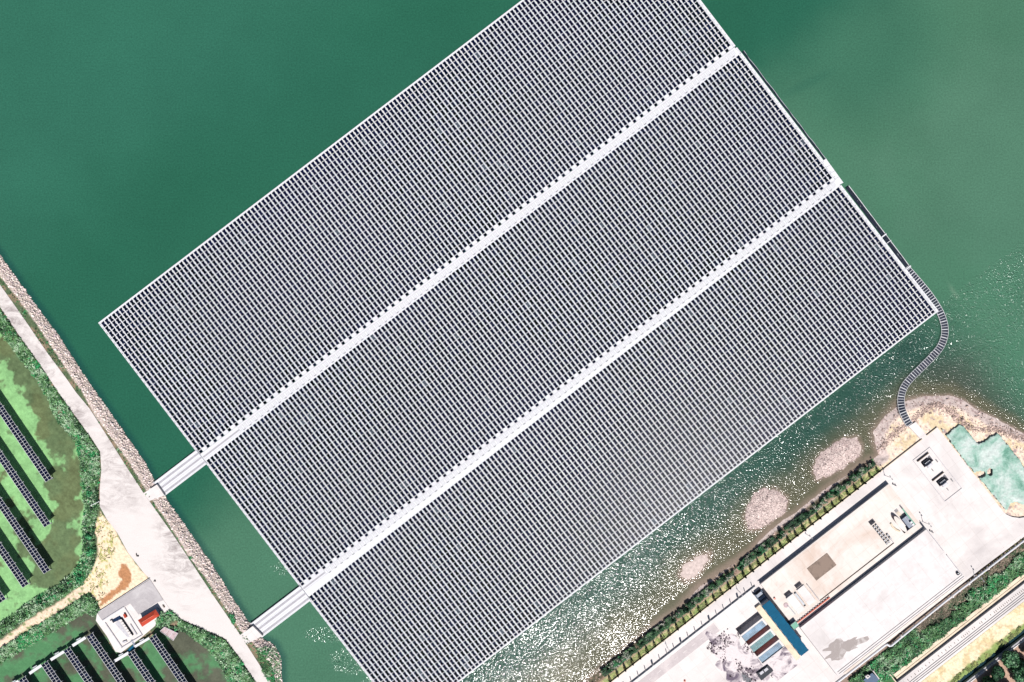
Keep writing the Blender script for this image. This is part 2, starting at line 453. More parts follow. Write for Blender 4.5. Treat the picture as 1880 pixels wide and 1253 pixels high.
def build_ground():
    ax = grid_axis(-60, 1960, 2.4, 14000); ay = grid_axis(-60, 1330, 2.4, 14000)
    X, Y = np.meshgrid(ax, ay)
    px, py = X.ravel(), Y.ravel()
    z, dw, de, n1, n2 = ground_height(px, py)
    n3 = vnoise(px, py, 16, 11, 5); n4 = vnoise(px, py, 5, 12, 3)
    col = np.empty((len(px), 3)); col[:] = (0.06, 0.055, 0.035)          # lake bed mud
    def paint(mask, c): 
        col[:] = col * (1 - mask[:, None]) + np.array(c) * mask[:, None]
    # west bank
    west = sm(dw, -2, 2)
    paint(west, (0.34, 0.28, 0.25))
    d1 = sdf(px, py, POND1) + (n3 - 0.5) * 8; d2 = sdf(px, py, POND2) + (n3 - 0.5) * 6
    inr = sdf(px, py, ROAD)
    veg = west * sm(-sdf(px, py, [(-400, 0)] + RIP_IN + [(515, 1700), (-500, 1700)]), -1, 3)
    paint(veg, (0.060, 0.085, 0.045))
    paint(veg * sm(n3, 0.5, 0.62), (0.17, 0.125, 0.085))
    tr = sm(-sdf(px, py, TRACK) + (n3 - 0.5) * 10, -2, 2)
    paint(tr, (0.52, 0.40, 0.30))
    paint(tr * sm(n4, 0.58, 0.66), (0.17, 0.20, 0.09))
    sd = sm(-sdf(px, py, SAND) + (n3 - 0.5) * 12, -2, 2)
    paint(sd, (0.54, 0.43, 0.31))
    paint(sd * sm(n4, 0.56, 0.66) * sm(220 - px + (py - 1010) * -0.3, 0, 22), (0.30, 0.30, 0.10))
    pud = -sdf(px, py, [(222, 1036), (232, 1037), (240, 1050), (242, 1062), (235, 1078), (212, 1092), (190, 1112), (184, 1118), (186, 1100), (205, 1085), (220, 1073), (224, 1062), (216, 1056)]) + (n4 - 0.5) * 7
    paint(sd * sm(pud, -0.6, 0.8), (0.30, 0.145, 0.07))
    # ponds dug into the west bank
    z = np.where(dw > 0, np.minimum(z, np.minimum(np.clip(d1 * 0.12 + 0.2, -0.9, 9), np.clip(d2 * 0.12 + 0.2, -0.9, 9))), z)
    # east bank : wet pink mud, dry tan earth, rubble line
    land = sm(z, -0.12, 0.05) * (px > 700)
    paint(np.where(px > 700, 1.0, 0) * sm(z, -1.2, -0.1), (0.16, 0.12, 0.09))
    paint(land, (0.40, 0.33, 0.305))
    a, b = to_ab(px, py)
    dry = sm(de + (n1 - 0.5) * 12, 15, 22) * (px > 1560)
    paint(dry, (0.52, 0.42, 0.335))
    paint(dry * sm(n3, 0.52, 0.62), (0.45, 0.36, 0.235))
    paint(land * sm(n4, 0.60, 0.72) * (px > 1500), (0.27, 0.20, 0.19))
    isl = np.zeros(len(px))
    for k in (ISL1, ISL2): isl = np.maximum(isl, sm(-sdf(px, py, k), -6, 0))
    paint(isl * sm(z, 0.1, 0.5) * sm(n2, 0.4, 0.65), (0.48, 0.40, 0.37))
    # lawn strip by the promenade, planted bank, railway side
    lawn = sm(a, -900, -880) * sm(305 - a, 0, 4) * sm(b, -50, -47.5) * sm(-34 - b, 0, 1)
    paint(lawn, (0.33, 0.29, 0.15)); paint(lawn * sm(n4, 0.5, 0.62), (0.20, 0.24, 0.10))
    bank = sm(305 - a, 0, 4) * sm(b, -70, -66) * sm(-48 - b, 0, 2)
    paint(bank, (0.085, 0.075, 0.05)); paint(bank * sm(b, -54, -51.5), (0.27, 0.185, 0.13)); paint(bank * sm(n4, 0.55, 0.7), (0.28, 0.19, 0.15))
    z = np.where((b > -50) & (b < -30) & (a < 432) & (px > 700), np.maximum(z, 1.0), z)
    south = sm(b, 217, 219)
    paint(south, (0.20, 0.15, 0.12))
    paint(south * sm(b + (n3 - 0.5) * 14, 231, 236), (0.04, 0.10, 0.04))
    paint(south * sm(b, 312, 315), (0.54, 0.45, 0.31))
    paint(south * sm(b, 312, 315) * sm(n3, 0.5, 0.62), (0.43, 0.34, 0.20))
    paint(south * sm(b + (n3 - 0.5) * 9, 341, 346), (0.16, 0.21, 0.07))
    paint(south * sm(b, 366, 369), (0.30, 0.20, 0.15))
    z = np.where(b > 216, 0.6 + (n3 - 0.5) * 0.25, z)
    z = np.where((b > 354) & (b < 368), -1.6, z)
    # under the works yard the earth is excavated
    z = np.where((a > -898) & (a < 430) & (b > -34) & (b < 215), -3.5, z)
    V = plan3(px, py, z)
    nx, ny = len(ax), len(ay)
    I = np.arange(nx * ny).reshape(ny, nx)
    F = np.stack([I[:-1, :-1], I[1:, :-1], I[1:, 1:], I[:-1, 1:]], -1).reshape(-1, 4)
    me = np_mesh('ground', V, F, [attr_mat('earth', 0.95, 0.08, 0.28, 1.1, 0.5, 0.25)], col=col, smooth=True)
    o = link(bpy.data.objects.new('ground', me)); set_props(o, kind='structure')
    return

build_ground()

def gh(px, py):
    px = np.atleast_1d(np.asarray(px, float)); py = np.atleast_1d(np.asarray(py, float))
    return ground_height(px, py)

# ------------------------------------------------------------------ the water sheet
def build_water():
    ax = grid_axis(-60, 1960, 3.5, 14000); ay = grid_axis(-60, 1330, 3.5, 14000)
    X, Y = np.meshgrid(ax, ay); px, py = X.ravel(), Y.ravel()
    z, dw, de, n1, n2 = ground_height(px, py)
    n3 = vnoise(px, py, 60, 31, 5); n4 = vnoise(px, py, 160, 33, 4)
    depth = -z
    col = np.empty((len(px), 3)); col[:] = (0.0125, 0.069, 0.041)
    def paint(m, c): col[:] = col * (1 - m[:, None]) + np.array(c) * m[:, None]
    # silty plume over the north-east, clearer deep water to the west
    plume = sm((px - 1330) * 0.62 + (py - 60) * 0.78 + (n4 - 0.5) * 120, 25, 185) * sm(1900 - py, 0, 300)
    uu = (px - 183) * 0.606 + (py - 592) * 0.7955
    paint(sm(-uu + (n3 - .5) * 80, 70, 330) * sm(1300 - px, 0, 300) * 0.85, (0.0195, 0.086, 0.056))
    paint(plume * 0.92, (0.041, 0.108, 0.066))
    sx = (px - 1480) * 0.89 - (py - 155) * 0.45; sy = (px - 1480) * 0.45 + (py - 155) * 0.89
    paint(sm(1 - np.hypot(sx / 75, sy / 14), 0, .8) * 0.45, (0.022, 0.078, 0.050))
    paint(sm(-( (px - 1850) ** 2 / 90000 + (py - 300) ** 2 / 60000) + 1.2 + (n3 - 0.5), 0, 1.2) * 0.5, (0.052, 0.116, 0.078))
    paint(sm(1 - np.hypot(px - 1560, py - 60) / 240, 0, .7) * 0.45, (0.014, 0.070, 0.045))
    paint(sm(1 - np.hypot((px - 500) / 700, (py - 150) / 230), 0, 1) * 0.35, (0.016, 0.078, 0.052))
    smear = sm(1 - np.hypot(((px - 1750) * .5 + (py - 535) * .86) / 26, ((px - 1750) * .86 - (py - 535) * .5) / 7), 0, 1) * (0.3 + n2)
    paint(np.clip(smear, 0, 1) * 0.5, (0.11, 0.17, 0.12))
    # shallows coloured by the bed
    e = np.where(px > 760, 1.0, 0.0) * sm(py + (px - 900) * 0.75, 1230, 1330)
    ub = (px - 183) * 0.606 + (py - 592) * 0.7955; vb = (px - 183) * 0.7955 - (py - 592) * 0.606
    band = sm(ub, 895, 930) * sm(1300 - vb, 0, 160) * sm(vb, 40, 120)
    paint(band * 0.9, (0.0135, 0.040, 0.031))
    paint(band * sm(ub + (n3 - .5) * 60, 950, 1050) * 0.85, (0.047, 0.047, 0.037))
    paint(e * (1 - 0.75 * sm(px, 1690, 1760)) * sm(depth + (n3 - 0.5) * 1.6, 3.6, 1.2), (0.038, 0.052, 0.034))
    paint(e * sm(depth + (n3 - 0.5) * 0.9, 1.7, 0.4), (0.070, 0.068, 0.042))
    paint(e * sm(depth + (n3 - .5) * .3, 0.30, 0.0), (0.15, 0.115, 0.09))
    # shadow at the riprap foot, painted into the water along the west embankment
    paint(sm(dw, -16, -3) * (px < 640) * sm(dw, 4, 0) * 0.55, (0.004, 0.028, 0.030))
    # wind ruffles
    u = (px - 183) * 0.606 + (py - 592) * 0.7955; v = (px - 183) * 0.7955 - (py - 592) * 0.606
    ruf = np.full(len(px), 0.22)
    def R(m, s): ruf[:] = np.maximum(ruf, m * s)
    R(sm(u, 900, 915) * sm(v, 60, 140), 0.9)
    R(sm(u + (n3 - 0.5) * 30, 940, 1010) * sm(v, 60, 140) * sm(v, 300, 700), 1.4)
    R(sm(u + (n3 - 0.5) * 30, 940, 1010) * sm(v, 60, 140), 0.95)
    R(sm(u, 900, 915) * sm(v, 850, 1150), 1.6)
    R(sm(v + (n3 - 0.5) * 90, 1235, 1300) * sm(py, 500, 740) * sm(1900 - px, 20, 200), 1.1)
    R(sm(v, 1245, 1262) * sm(px, 1600, 1680) * 0.6 * sm(py, 440, 560), 1.0)
    # breeze fans west of the southern arrays
    fan = np.maximum(sm(1 - np.hypot((px - 548) / 62, (py - 1043) / 22), 0, .6), sm(1 - np.hypot((px - 530) / 44, (py - 1000) / 20), 0, .8) * 0.5)
    fan = np.maximum(fan, sm(1 - np.hypot((px - 610) / 66, (py - 1165) / 18), 0, .6) * 1.0)
    fan = np.maximum(fan, sm(1 - np.hypot((px - 645) / 50, (py - 1215) / 30), 0, .6) * 1.0)
    fan = np.maximum(fan, sm(1 - np.hypot((px - 690) / 55, (py - 1275) / 40), 0, .7) * 1.0)
    R(np.clip(fan * (0.6 + 0.9 * n2), 0, 1) * (v < 0), 2.4)
    calm = sm(-sdf(px, py, CALM) + (n2 - 0.5) * 5, -3, 3)
    ruf = ruf * (1 - calm) + 0.06 * calm
    ruf = np.where(dw > -22, ruf * 0.3, ruf)
    V = np.stack([(px - 940) * S, (626.5 - py) * S, np.zeros(len(px))], 1)
    nx, ny = len(ax), len(ay)
    I = np.arange(nx * ny).reshape(ny, nx)
    F = np.stack([I[:-1, :-1], I[1:, :-1], I[1:, 1:], I[:-1, 1:]], -1).reshape(-1, 4)
    # leave out what lies well inside the ponds / dry land so nothing floods them
    land = (z > 0.5)
    dry = land[F].all(1)
    d1 = np.minimum(sdf(px, py, POND1), sdf(px, py, POND2)) < 4
    dry |= d1[F].any(1)
    a, b = to_ab(px, py); inyard = (a > -890) & (a < 425) & (b > -30) & (b < 420)
    dry |= inyard[F].all(1)
    F = F[~dry]
    me = np_mesh('water', V, F, [M['water']], col=col, extra={'ruffle': ruf})
    o = link(bpy.data.objects.new('water', me)); set_props(o, kind='structure')
build_water()

def flat_poly(name, pts, z, mat, kind='structure', **kw):
    mb = MB(); 
    q = [P(x, y, z) for x, y in pts]
    a = sum(q[i][0] * q[(i + 1) % len(q)][1] - q[(i + 1) % len(q)][0] * q[i][1] for i in range(len(q)))
    if a < 0: q = q[::-1]
    mb.add(q, [tuple(range(len(q)))], mat)
    return mb.build(name, kind=kind, **kw)

def pond(poly, z, kind):
    xs = [p[0] for p in poly]; ys = [p[1] for p in poly]; st = 1.5
    ax = np.arange(max(min(xs), -60) - 3, min(max(xs), 480) + 3, st); ay = np.arange(max(min(ys), 380) - 3, min(max(ys), 1330) + 3, st)
    X, Y = np.meshgrid(ax, ay); px, py = X.ravel(), Y.ravel()
    d = -sdf(px, py, poly)
    a = vnoise(px * 1.0 + py * .25, py * 1.0, 42, 201 + kind, 6); b = vnoise(px, py, 14, 202 + kind, 5); c = vnoise(px, py, 70, 203 + kind, 4)
    col = np.empty((len(px), 3))
    if kind == 0:
        path = np.array([(40, 640), (62, 700), (100, 770), (128, 850), (128, 930), (118, 1010), (96, 1062)], float)
        dd = np.full(len(px), 1e9)
        for k in range(len(path) - 1):
            e = path[k + 1] - path[k]; t = np.clip(((px - path[k][0]) * e[0] + (py - path[k][1]) * e[1]) / (e @ e), 0, 1)
            dd = np.minimum(dd, np.hypot(px - path[k][0] - e[0] * t, py - path[k][1] - e[1] * t))
        m = a * 0.75 + b * 0.25 + 0.17 * sm(dd, 42, 14) - 0.10 * sm(dd, 30, 60) - 0.10 * sm(d, 12, 2)
        ol = sm(m, 0.465, 0.55)
        fn = vnoise(px, py, 5, 260, 3)
        L = np.array((0.155, 0.30, 0.125)) * (0.55 + 0.6 * b[:, None] + 0.35 * fn[:, None]); D = np.array((0.068, 0.098, 0.046)) * (0.45 + 0.6 * b[:, None] + 0.6 * fn[:, None])
        D = D + np.array((0.010, 0.0, -0.002)) * sm(c, 0.52, 0.66)[:, None]
    else:
        m = a * 0.6 + b * 0.4 + 0.10 * sm(px, 250, 330) + 0.08 * sm(py, 1200, 1140)
        ol = sm(m, 0.42, 0.60)
        L = np.array((0.055, 0.15, 0.065)) * (0.7 + 0.6 * b[:, None]); D = np.array((0.052, 0.056, 0.038)) * (0.6 + 0.9 * b[:, None])
    col[:] = L * (1 - ol[:, None]) + D * ol[:, None]
    V = plan3(px, py, np.full(len(px), z))
    nx, ny = len(ax), len(ay); I = np.arange(nx * ny).reshape(ny, nx)
    F = np.stack([I[:-1, :-1], I[1:, :-1], I[1:, 1:], I[:-1, 1:]], -1).reshape(-1, 4)
    F = F[(d > -3)[F].any(1)]
    o = link(bpy.data.objects.new('pond_water', np_mesh('pond_water', V, F, [M['pondmat']], col=col))); set_props(o, kind='structure')
M['pondmat'] = attr_mat('pond_surface', 0.4, 0.12, 0.16, 1.6, 0)
pond(POND1, 0.32, 0)
pond(POND2, 0.32, 1)
mb = MB(); mb.ppoly(ROAD, 1.2, 2.02, M['road']); mb.build('gravel_road', kind='structure')

# ------------------------------------------------------------------ floating arrays
TH = math.atan2(0.606, 0.7955)
def UV(v, u):                      # array grid (pixels) -> plan pixels
    return 183 + v * 0.7955 + u * 0.606, 592 - v * 0.606 + u * 0.7955

PITCH, CELL = 8.19 * S, 11.36 * S
panel_me = None
def make_panel_mesh():
    V, F = boxes(np.array([[0, 0, 0]]), 0.595, 1.05, 0.022, tilt=0.14)
    # white aluminium rim set just under the glass
    V2, F2 = boxes(np.array([[0, 0, -0.03]]), 0.585, 1.04, 0.02, tilt=0.14)
    V, F, mi = cat([(V, F, 0), (V2, F2, 1)])
    return np_mesh('solar_panel', V, F, [M['solar'], M['steel']], mi)
panel_me = make_panel_mesh()

def floating_array(v0, u0, rows, cells, half_end, dth, label, left=3, top=3, right=4, bottom=3, trim=0):
    px, py = UV(v0, u0)
    x, y, _ = P(px, py)
    root = empty('floating_solar_array', (x, y, 0), TH + dth, label=label, cat='solar array', group='floating solar arrays on the reservoir')
    i = np.arange(rows); j = np.arange(cells)
    X0 = left * S; Y0 = top * S
    I, J = np.meshgrid(i, j, indexing='ij'); I = I.ravel(); J = J.ravel()
    cx = X0 + (I + 0.5) * PITCH - 0.02; cy = -(Y0 + (J + 0.5) * CELL)
    C = np.stack([cx + rng.normal(0, 0.02, len(cx)), cy + rng.normal(0, 0.03, rows)[I] + rng.normal(0, 0.012, len(cx)), np.full(len(cx), 0.47)], 1)
    # world position, to find those nearest the camera axis
    th = TH + dth
    wx = x + C[:, 0] * math.cos(th) - C[:, 1] * math.sin(th); wy = y + C[:, 0] * math.sin(th) + C[:, 1] * math.cos(th)
    order = np.argsort(np.hypot(wx, wy))
    near = order[:100]; rest = order[100:]
    for k in near:
        o = bpy.data.objects.new('solar_panel', panel_me); link(o, root)
        o.location = tuple(C[k])
    Cr = C[rest]
    V, F = boxes(Cr, 0.595, 1.05, 0.022, tilt=0.14)
    V2, F2 = boxes(Cr - np.array([0, 0, 0.03]), 0.585, 1.04, 0.02, tilt=0.14)
    idx = np.where(np.repeat(rng.random(len(Cr)) < 0.012, 6), 2, 0)
    parts = [(V, F, 0), (V2, F2, 1)]
    if half_end:
        ii = i[::2] if half_end is True else i
        Ch = np.stack([X0 + (ii + 0.5) * PITCH - 0.02, np.full(len(ii), -(Y0 + cells * CELL + 0.56)), np.full(len(ii), 0.47)], 1)
        V, F = boxes(Ch, 0.555, 0.44, 0.022, tilt=0.14); parts.append((V, F, 0))
    V, F, mi = cat(parts)
    mi[:len(idx)] = idx
    o = link(bpy.data.objects.new('solar_panels', np_mesh('solar_panels', V, F, [M['solar'], M['steel'], M['dusty']], mi)), root)
    o['kind'] = 'stuff'
    # float lattice: strips, round humps with a dark mooring eye, cross ties
    L = Y0 + cells * CELL + (CELL / 2 if half_end else 0)
    parts = []
    ib = np.arange(rows + 1)
    Cs = np.stack([X0 + ib * PITCH, np.full(len(ib), -L / 2), np.full(len(ib), 0.26)], 1)
    V, F = boxes(Cs, 0.20, L / 2, 0.20); parts.append((V, F, 0))
    IB, JB = np.meshgrid(ib, j, indexing='ij'); IB = IB.ravel(); JB = JB.ravel()
    hx = X0 + IB * PITCH; hy = -(Y0 + (JB + 0.5) * CELL)
    n = 8; ang = (np.arange(n) + 0.5) * 2 * math.pi / n
    r = 0.37
    top_ = np.stack([hx[:, None] + r * np.cos(ang), hy[:, None] + 1.35 * r * np.sin(ang), np.full((len(hx), n), 0.60)], -1)
    bot_ = top_.copy(); bot_[:, :, 2] = 0.1
    V = np.concatenate([top_, bot_], 1).reshape(-1, 3)
    base = (np.arange(len(hx)) * 2 * n)[:, None, None]
    sideq = np.array([(k, n + k, n + (k + 1) % n, (k + 1) % n) for k in range(n)])
    capq = np.array([(0, 1, 2, 3), (0, 3, 4, 7), (4, 5, 6, 7)])
    F = (base + np.vstack([sideq, capq])[None]).reshape(-1, 4); parts.append((V, F, 0))
    V, F = boxes(np.stack([hx, hy, np.full(len(hx), 0.61)], 1), 0.09, 0.09, 0.02); parts.append((V, F, 1))
    jt = np.arange(cells + 1)
    IT, JT = np.meshgrid(i, jt, indexing='ij'); IT = IT.ravel(); JT = JT.ravel()
    V, F = boxes(np.stack([X0 + (IT + 0.5) * PITCH, -(Y0 + JT * CELL), np.full(len(IT), 0.47)], 1), 0.56, 0.10, 0.05); parts.append((V, F, 0))
    if half_end is True:
        io = i[1::2]
        V, F = boxes(np.stack([X0 + (io + 0.5) * PITCH, np.full(len(io), -(Y0 + cells * CELL + 0.62)), np.full(len(io), 0.3)], 1), 0.60, 0.56, 0.2); parts.append((V, F, 0))
    V, F, mi = cat(parts)
    link(bpy.data.objects.new('float_lattice', np_mesh('float_lattice', V, F, [M['white'], M['dark']], mi)), root)
    W = X0 + rows * PITCH
    B = L + bottom * S
    def border(x0, x1, y0, y1):
        mb = MB()
        mb.prism([(x0, y0), (x1, y0), (x1, y1), (x0, y1)], 0.02, 0.47, M['white'])
        # small dark mooring cleats and float joints
        if abs(x1 - x0) < abs(y1 - y0):
            k = y0
            while k > y1:
                mb.prism([((x0 + x1) / 2 - .1, k), ((x0 + x1) / 2 + .1, k), ((x0 + x1) / 2 + .1, k - .2), ((x0 + x1) / 2 - .1, k - .2)], 0.472, 0.50, M['dark']); k -= CELL
        return mb.build('edge_walkway', root)
    border(-0.0, X0 - 0.31, -0.61 if top > 1 else 0, -B)
    border(W + 0.31, W + 0.31 + right * S, -0.61 if top > 1 else 0, -B)
    if top > 1: border(-0.0, W + 0.31 + right * S, 0, -0.60)
    if bottom: border(X0 - 0.30, W + 0.30, -L - 0.01, -B)
    return root

A1 = floating_array(-2, 0, 150, 26, True, 0.0, 'long floating solar array northernmost on the open green water, cut by the photo top edge', bottom=0)
A2 = floating_array(-1, 320.3, 150, 25, True, 0.0, 'long floating solar array in the middle between the two white service walkways', top=0.3, bottom=0)
A3 = floating_array(-2.5, 632.8, 150, 25, 'all', math.radians(0.42), 'long floating solar array nearest the pebbly southern shore and the glittering water', top=0.3, bottom=2.6)

# ------------------------------------------------------------------ floating service walkways between the arrays
def uvpt(v, u, z): return P(*UV(v, u), z)
def uvbox(mb, v0, v1, u0, u1, z0, z1, mat, o=None, side=None):
    mb.prism([uvpt(v, u, z1)[:2] for v, u in ((v0, u0), (v1, u0), (v1, u1), (v0, u1))], z0, z1, mat, side)

def walkway(u0, u1, v0, v1, trough_end, label, skew=0.0):
    x, y, _ = P(*UV(v0, u0))
    root = empty('floating_walkway', (x, y, 0), 0, label=label, cat='floating walkway', group='floating service walkways between the arrays')
    O = (x, y, 0)
    mb = MB(O)
    mb.prism([uvpt(v, u, 0.6)[:2] for v, u in ((v0, u0), (v1, u0), (v1, u1), (v0, u1 + skew))], 0.05, 0.60, M['white'])
    # plank joints as raised battens, every float
    v = v0 + 3
    k = 0
    while v < v1 - 3:
        if v > trough_end:
            uvbox(mb, v, v + 0.5, u1 - 11.5, u1 - 4.5, 0.60, 0.615, M['seam'])
            if k % 2: uvbox(mb, v + 3.0, v + 3.4, u1 - 11.5, u1 - 4.5, 0.60, 0.615, M['seam'])
        v += 5.6 if k % 2 else 4.2; k += 1
    uvbox(mb, trough_end, v1 - 4, u1 - 12.6, u1 - 12.2, 0.60, 0.62, M['seam'])
    mb.build('deck', root)
    mb = MB(O); v = trough_end + 6
    while v < v1 - 10:
        uvbox(mb, v, v + 5.0, u1 - 3.4, u1 - 2.5, 0.602, 0.64, M['dark']); v += 13.6
    uvbox(mb, v0 + 2, v1 - 8, u1 - 4.0, u1 - 3.7, 0.602, 0.63, M['seam'])
    mb.build('cable_slot', root)
    mb = MB(O)
    uvbox(mb, v0 + 2, trough_end, u1 - 9.6, u1 - 6.4, 0.602, 0.68, M['greyfloat'])
    mb.build('cable_trough', root)
    return root

walkway(304.4, 320.4, -1, 1233, 84, 'white floating walkway between the northern and middle solar arrays')
walkway(610.3, 623.9, -1, 1234, 50, 'white floating walkway between the middle and southern solar arrays', 9.0)

def gangway(u0, u1, v0, v1, slab, label):
    x, y, _ = P(*UV(v0, u0))
    O = (x, y, 0)
    root = empty('gangway_bridge', O, 0, label=label, cat='gangway', group='gangway bridges from the embankment to the arrays')
    w = u1 - u0
    mb = MB(O); uvbox(mb, v0, v1, u0, u1, 0.25, 0.90, M['white'])
    # drainage holes along the two inner decks
    for f in (0.40, 0.66):
        v = v0 + 4
        while v < v1 - 3:
            uvbox(mb, v, v + 0.6, u0 + w * f, u0 + w * f + 0.7, 0.90, 0.915, M['seam']); v += 1.9
    for f in (0.035, 0.965): uvbox(mb, v0 + 1, v1 - 1, u0 + w * f - .3, u0 + w * f + .3, 0.90, 0.96, M['white'])
    mb.build('deck', root)
    for f0, f1 in ((0.17, 0.28), (0.47, 0.575), (0.79, 0.90)):
        mb = MB(O); uvbox(mb, v0 + 1, v1 - 1, u0 + w * f0, u0 + w * f1, 0.902, 0.98, M['greyfloat'])
        mb.build('cable_trough', root)
    mb = MB(O); mb.ppoly(slab, 0.4, 1.98, M['concrete'])
    mb.build('abutment', root)
    for f in (0.02, 0.35, 0.62, 0.9):
        mb = MB(O); a = uvpt(v0 - 1, u0 + w * f, 1.2)
        mb.prism([(a[0] - .25, a[1] - .25), (a[0] + .25, a[1] - .25), (a[0] + .25, a[1] + .25), (a[0] - .25, a[1] + .25)], -0.5, 1.0, M['wallc'])
        mb.build('bollard', root)

gangway(294, 325.8, -99, -1.2, [(262, 907), (288, 890), (302, 910), (272, 921)], 'wide white gangway from the widest stretch of gravel road to the northern walkway')
gangway(608, 641, -114, -1.2, [(440, 1167), (464, 1150), (482, 1168), (453, 1183)], 'wide white gangway from the narrow end of the gravel road to the southern walkway')

# ------------------------------------------------------------------ curved float bridge carrying the cables
CURVE = [(1664, 492), (1688.5, 520), (1704, 539), (1718, 559), (1729, 580), (1734.5, 600), (1734, 618), (1726, 638), (1711, 656), (1691, 676), (1673, 694), (1660, 711),
         (1654.5, 730), (1656, 751), (1664, 770), (1670, 780)]
def resample(pts, step):
    out = []
    P_ = [np.array(p, float) for p in pts]
    dense = []
    for i in range(len(P_) - 1):
        p0 = P_[max(i - 1, 0)]; p1 = P_[i]; p2 = P_[i + 1]; p3 = P_[min(i + 2, len(P_) - 1)]
        for t in np.linspace(0, 1, 20, endpoint=False):
            dense.append(0.5 * ((2 * p1) + (-p0 + p2) * t + (2 * p0 - 5 * p1 + 4 * p2 - p3) * t * t + (-p0 + 3 * p1 - 3 * p2 + p3) * t ** 3))
    dense.append(P_[-1]); dense = np.array(dense)
    d = np.concatenate([[0], np.cumsum(np.hypot(*np.diff(dense, axis=0).T))])
    n = int(d[-1] / step)
    s = np.linspace(0, d[-1], n + 1)
    return np.stack([np.interp(s, d, dense[:, 0]), np.interp(s, d, dense[:, 1])], 1)

def curved_bridge():
    c = resample(CURVE, 5.0)
    x, y, _ = P(*c[0]); O = (x, y, 0)
    root = empty('cable_float_bridge', O, 0, label='curved ladder-like float bridge with black cables running from the arrays to the sandy shore', cat='float bridge')
    t = np.gradient(c, axis=0); t /= np.hypot(t[:, 0], t[:, 1])[:, None]
    nrm = np.stack([-t[:, 1], t[:, 0]], 1)
    fine = resample(CURVE, 2.0); tf = np.gradient(fine, axis=0); tf /= np.hypot(tf[:, 0], tf[:, 1])[:, None]; nf = np.stack([-tf[:, 1], tf[:, 0]], 1)
    def lift(p): return float(max(0.0, gh(p[0], p[1])[0][0] + 0.12))
    # cross floats, one object each
    for k in range(len(c)):
        mb = MB(O); w = 6.4
        tw = 0.36 if k % 3 else 0.65
        pts = [c[k] + nrm[k] * w - t[k] * tw, c[k] + nrm[k] * w + t[k] * tw, c[k] - nrm[k] * w + t[k] * tw, c[k] - nrm[k] * w - t[k] * tw]
        lf = lift(c[k]); mb.ppoly([tuple(p) for p in pts], 0.02 + lf, 0.44 + lf, M['white'])
        mb.build('cross_float', root)
    for s_ in (-1, 1):
        mb = MB(O); mb.tube([P(*(p + n * 6.2 * s_), 0.62 + lift(p)) for p, n in zip(fine, nf)], 0.085, M['white'], 6); mb.build('side_rail', root)
    # cables: fat black runs lying between the rails
    mb = MB(O)
    for off, r in ((-4.6, .30), (-3.1, .32), (-1.5, .32), (0.2, .32), (1.8, .32), (3.3, .32), (4.7, .30)):
        mb.tube([P(*(p + n * off), 0.15 + lift(p)) for p, n in zip(fine, nf)], r, M['cable'], 6)
    mb.build('power_cables', root)
curved_bridge()
mb = MB(P(1672, 785)); mb.ppoly([(1668, 783), (1681.5, 775), (1700, 798), (1690, 806)], 0.5, 1.56, M['concrete']); mb.ppoly([(1690, 803), (1698, 797), (1702, 800), (1694, 807)], 1.0, 1.60, M['concrete'])
mb.build('landing_slab', label='small pale concrete landing slab where the curved float bridge reaches the sand', cat='concrete slab')

# cable run lying along the eastern edge of the arrays
def wob(v, u0, u1, n, amp, seed):
    r = random.Random(seed); out = []
    for i in range(n + 1):
        u = u0 + (u1 - u0) * i / n
        out.append((v + amp * math.sin(i * 0.9 + seed) * 0.6 + r.uniform(-amp, amp) * 0.6, u))
    return out
x, y, _ = P(*UV(1240, 318)); O = (x, y, 0)
root = empty('cable_run', O, 0, label='thin black cables loosely strung along the middle array eastern edge', cat='cables')
for k, (v, amp, r, mat) in enumerate(((1239.5, 0.5, 0.16, 'cable'), (1241.2, 0.8, 0.13, 'cable'), (1242.4, 0.6, 0.10, 'steel'))):
    mb = MB(O); mb.tube([uvpt(a, b, 0.3) for a, b in wob(v, 320, 572, 40, amp, k)], r, M[mat], 6); mb.build('cable', root)
x, y, _ = P(*UV(1240, 632)); O = (x, y, 0)
root = empty('cable_bundle', O, 0, label='thick dark bundle of cables floating along the southern array eastern edge', cat='cable bundle')
for k, (dv, amp, r, mat) in enumerate(((0.4, 0.6, 0.26, 'cable'), (2.0, 0.9, 0.26, 'dark'), (3.6, 0.8, 0.22, 'cable'), (5.0, 0.7, 0.26, 'dark'), (7.0, 0.15, 0.13, 'white'), (3.0, 1.4, 0.10, 'steel'), (1.2, 1.1, 0.10, 'white'))):
    mb = MB(O); mb.tube([uvpt(a - (b - 632) * 0.004, b, 0.3) for a, b in wob(1239.0 + dv, 634, 817, 30, amp, k)], r, M[mat], 6); mb.build('cable', root)
for u in (745, 760, 819): 
    mb = MB(O); uvbox(mb, 1236.5, 1247.5, u, u + (2.2 if u != 760 else 1.0), 0.5, 0.72, M['white']); mb.build('cross_float', root)

def platform(pts, label):
    x, y, _ = P(*pts[0]); mb = MB((x, y, 0)); mb.ppoly(pts, 0.02, 0.5, M['white'])
    cx = sum(p[0] for p in pts) / len(pts); cy = sum(p[1] for p in pts) / len(pts)
    for f in (0.25, 0.5, 0.75):
        a = [pts[0][k] * (1 - f) + pts[-1][k] * f for k in (0, 1)]; b = [pts[1][k] * (1 - f) + pts[2][k] * f for k in (0, 1)]
        mb.ppoly([tuple(a), tuple(b), (b[0] + .3, b[1] + .35), (a[0] + .3, a[1] + .35)], 0.5, 0.515, M['seam'])
    mb.build('mooring_float', label=label, cat='float', group='small floats tied to the arrays eastern edge')
platform([(1347.5, 91), (1353, 87), (1360.5, 96.5), (1355, 100)], 'small white mooring float at the north walkway eastern end')
platform([(1511, 295.5), (1516.6, 291.7), (1548.5, 335.8), (1540, 340)], 'long white mooring float at the south walkway eastern end')

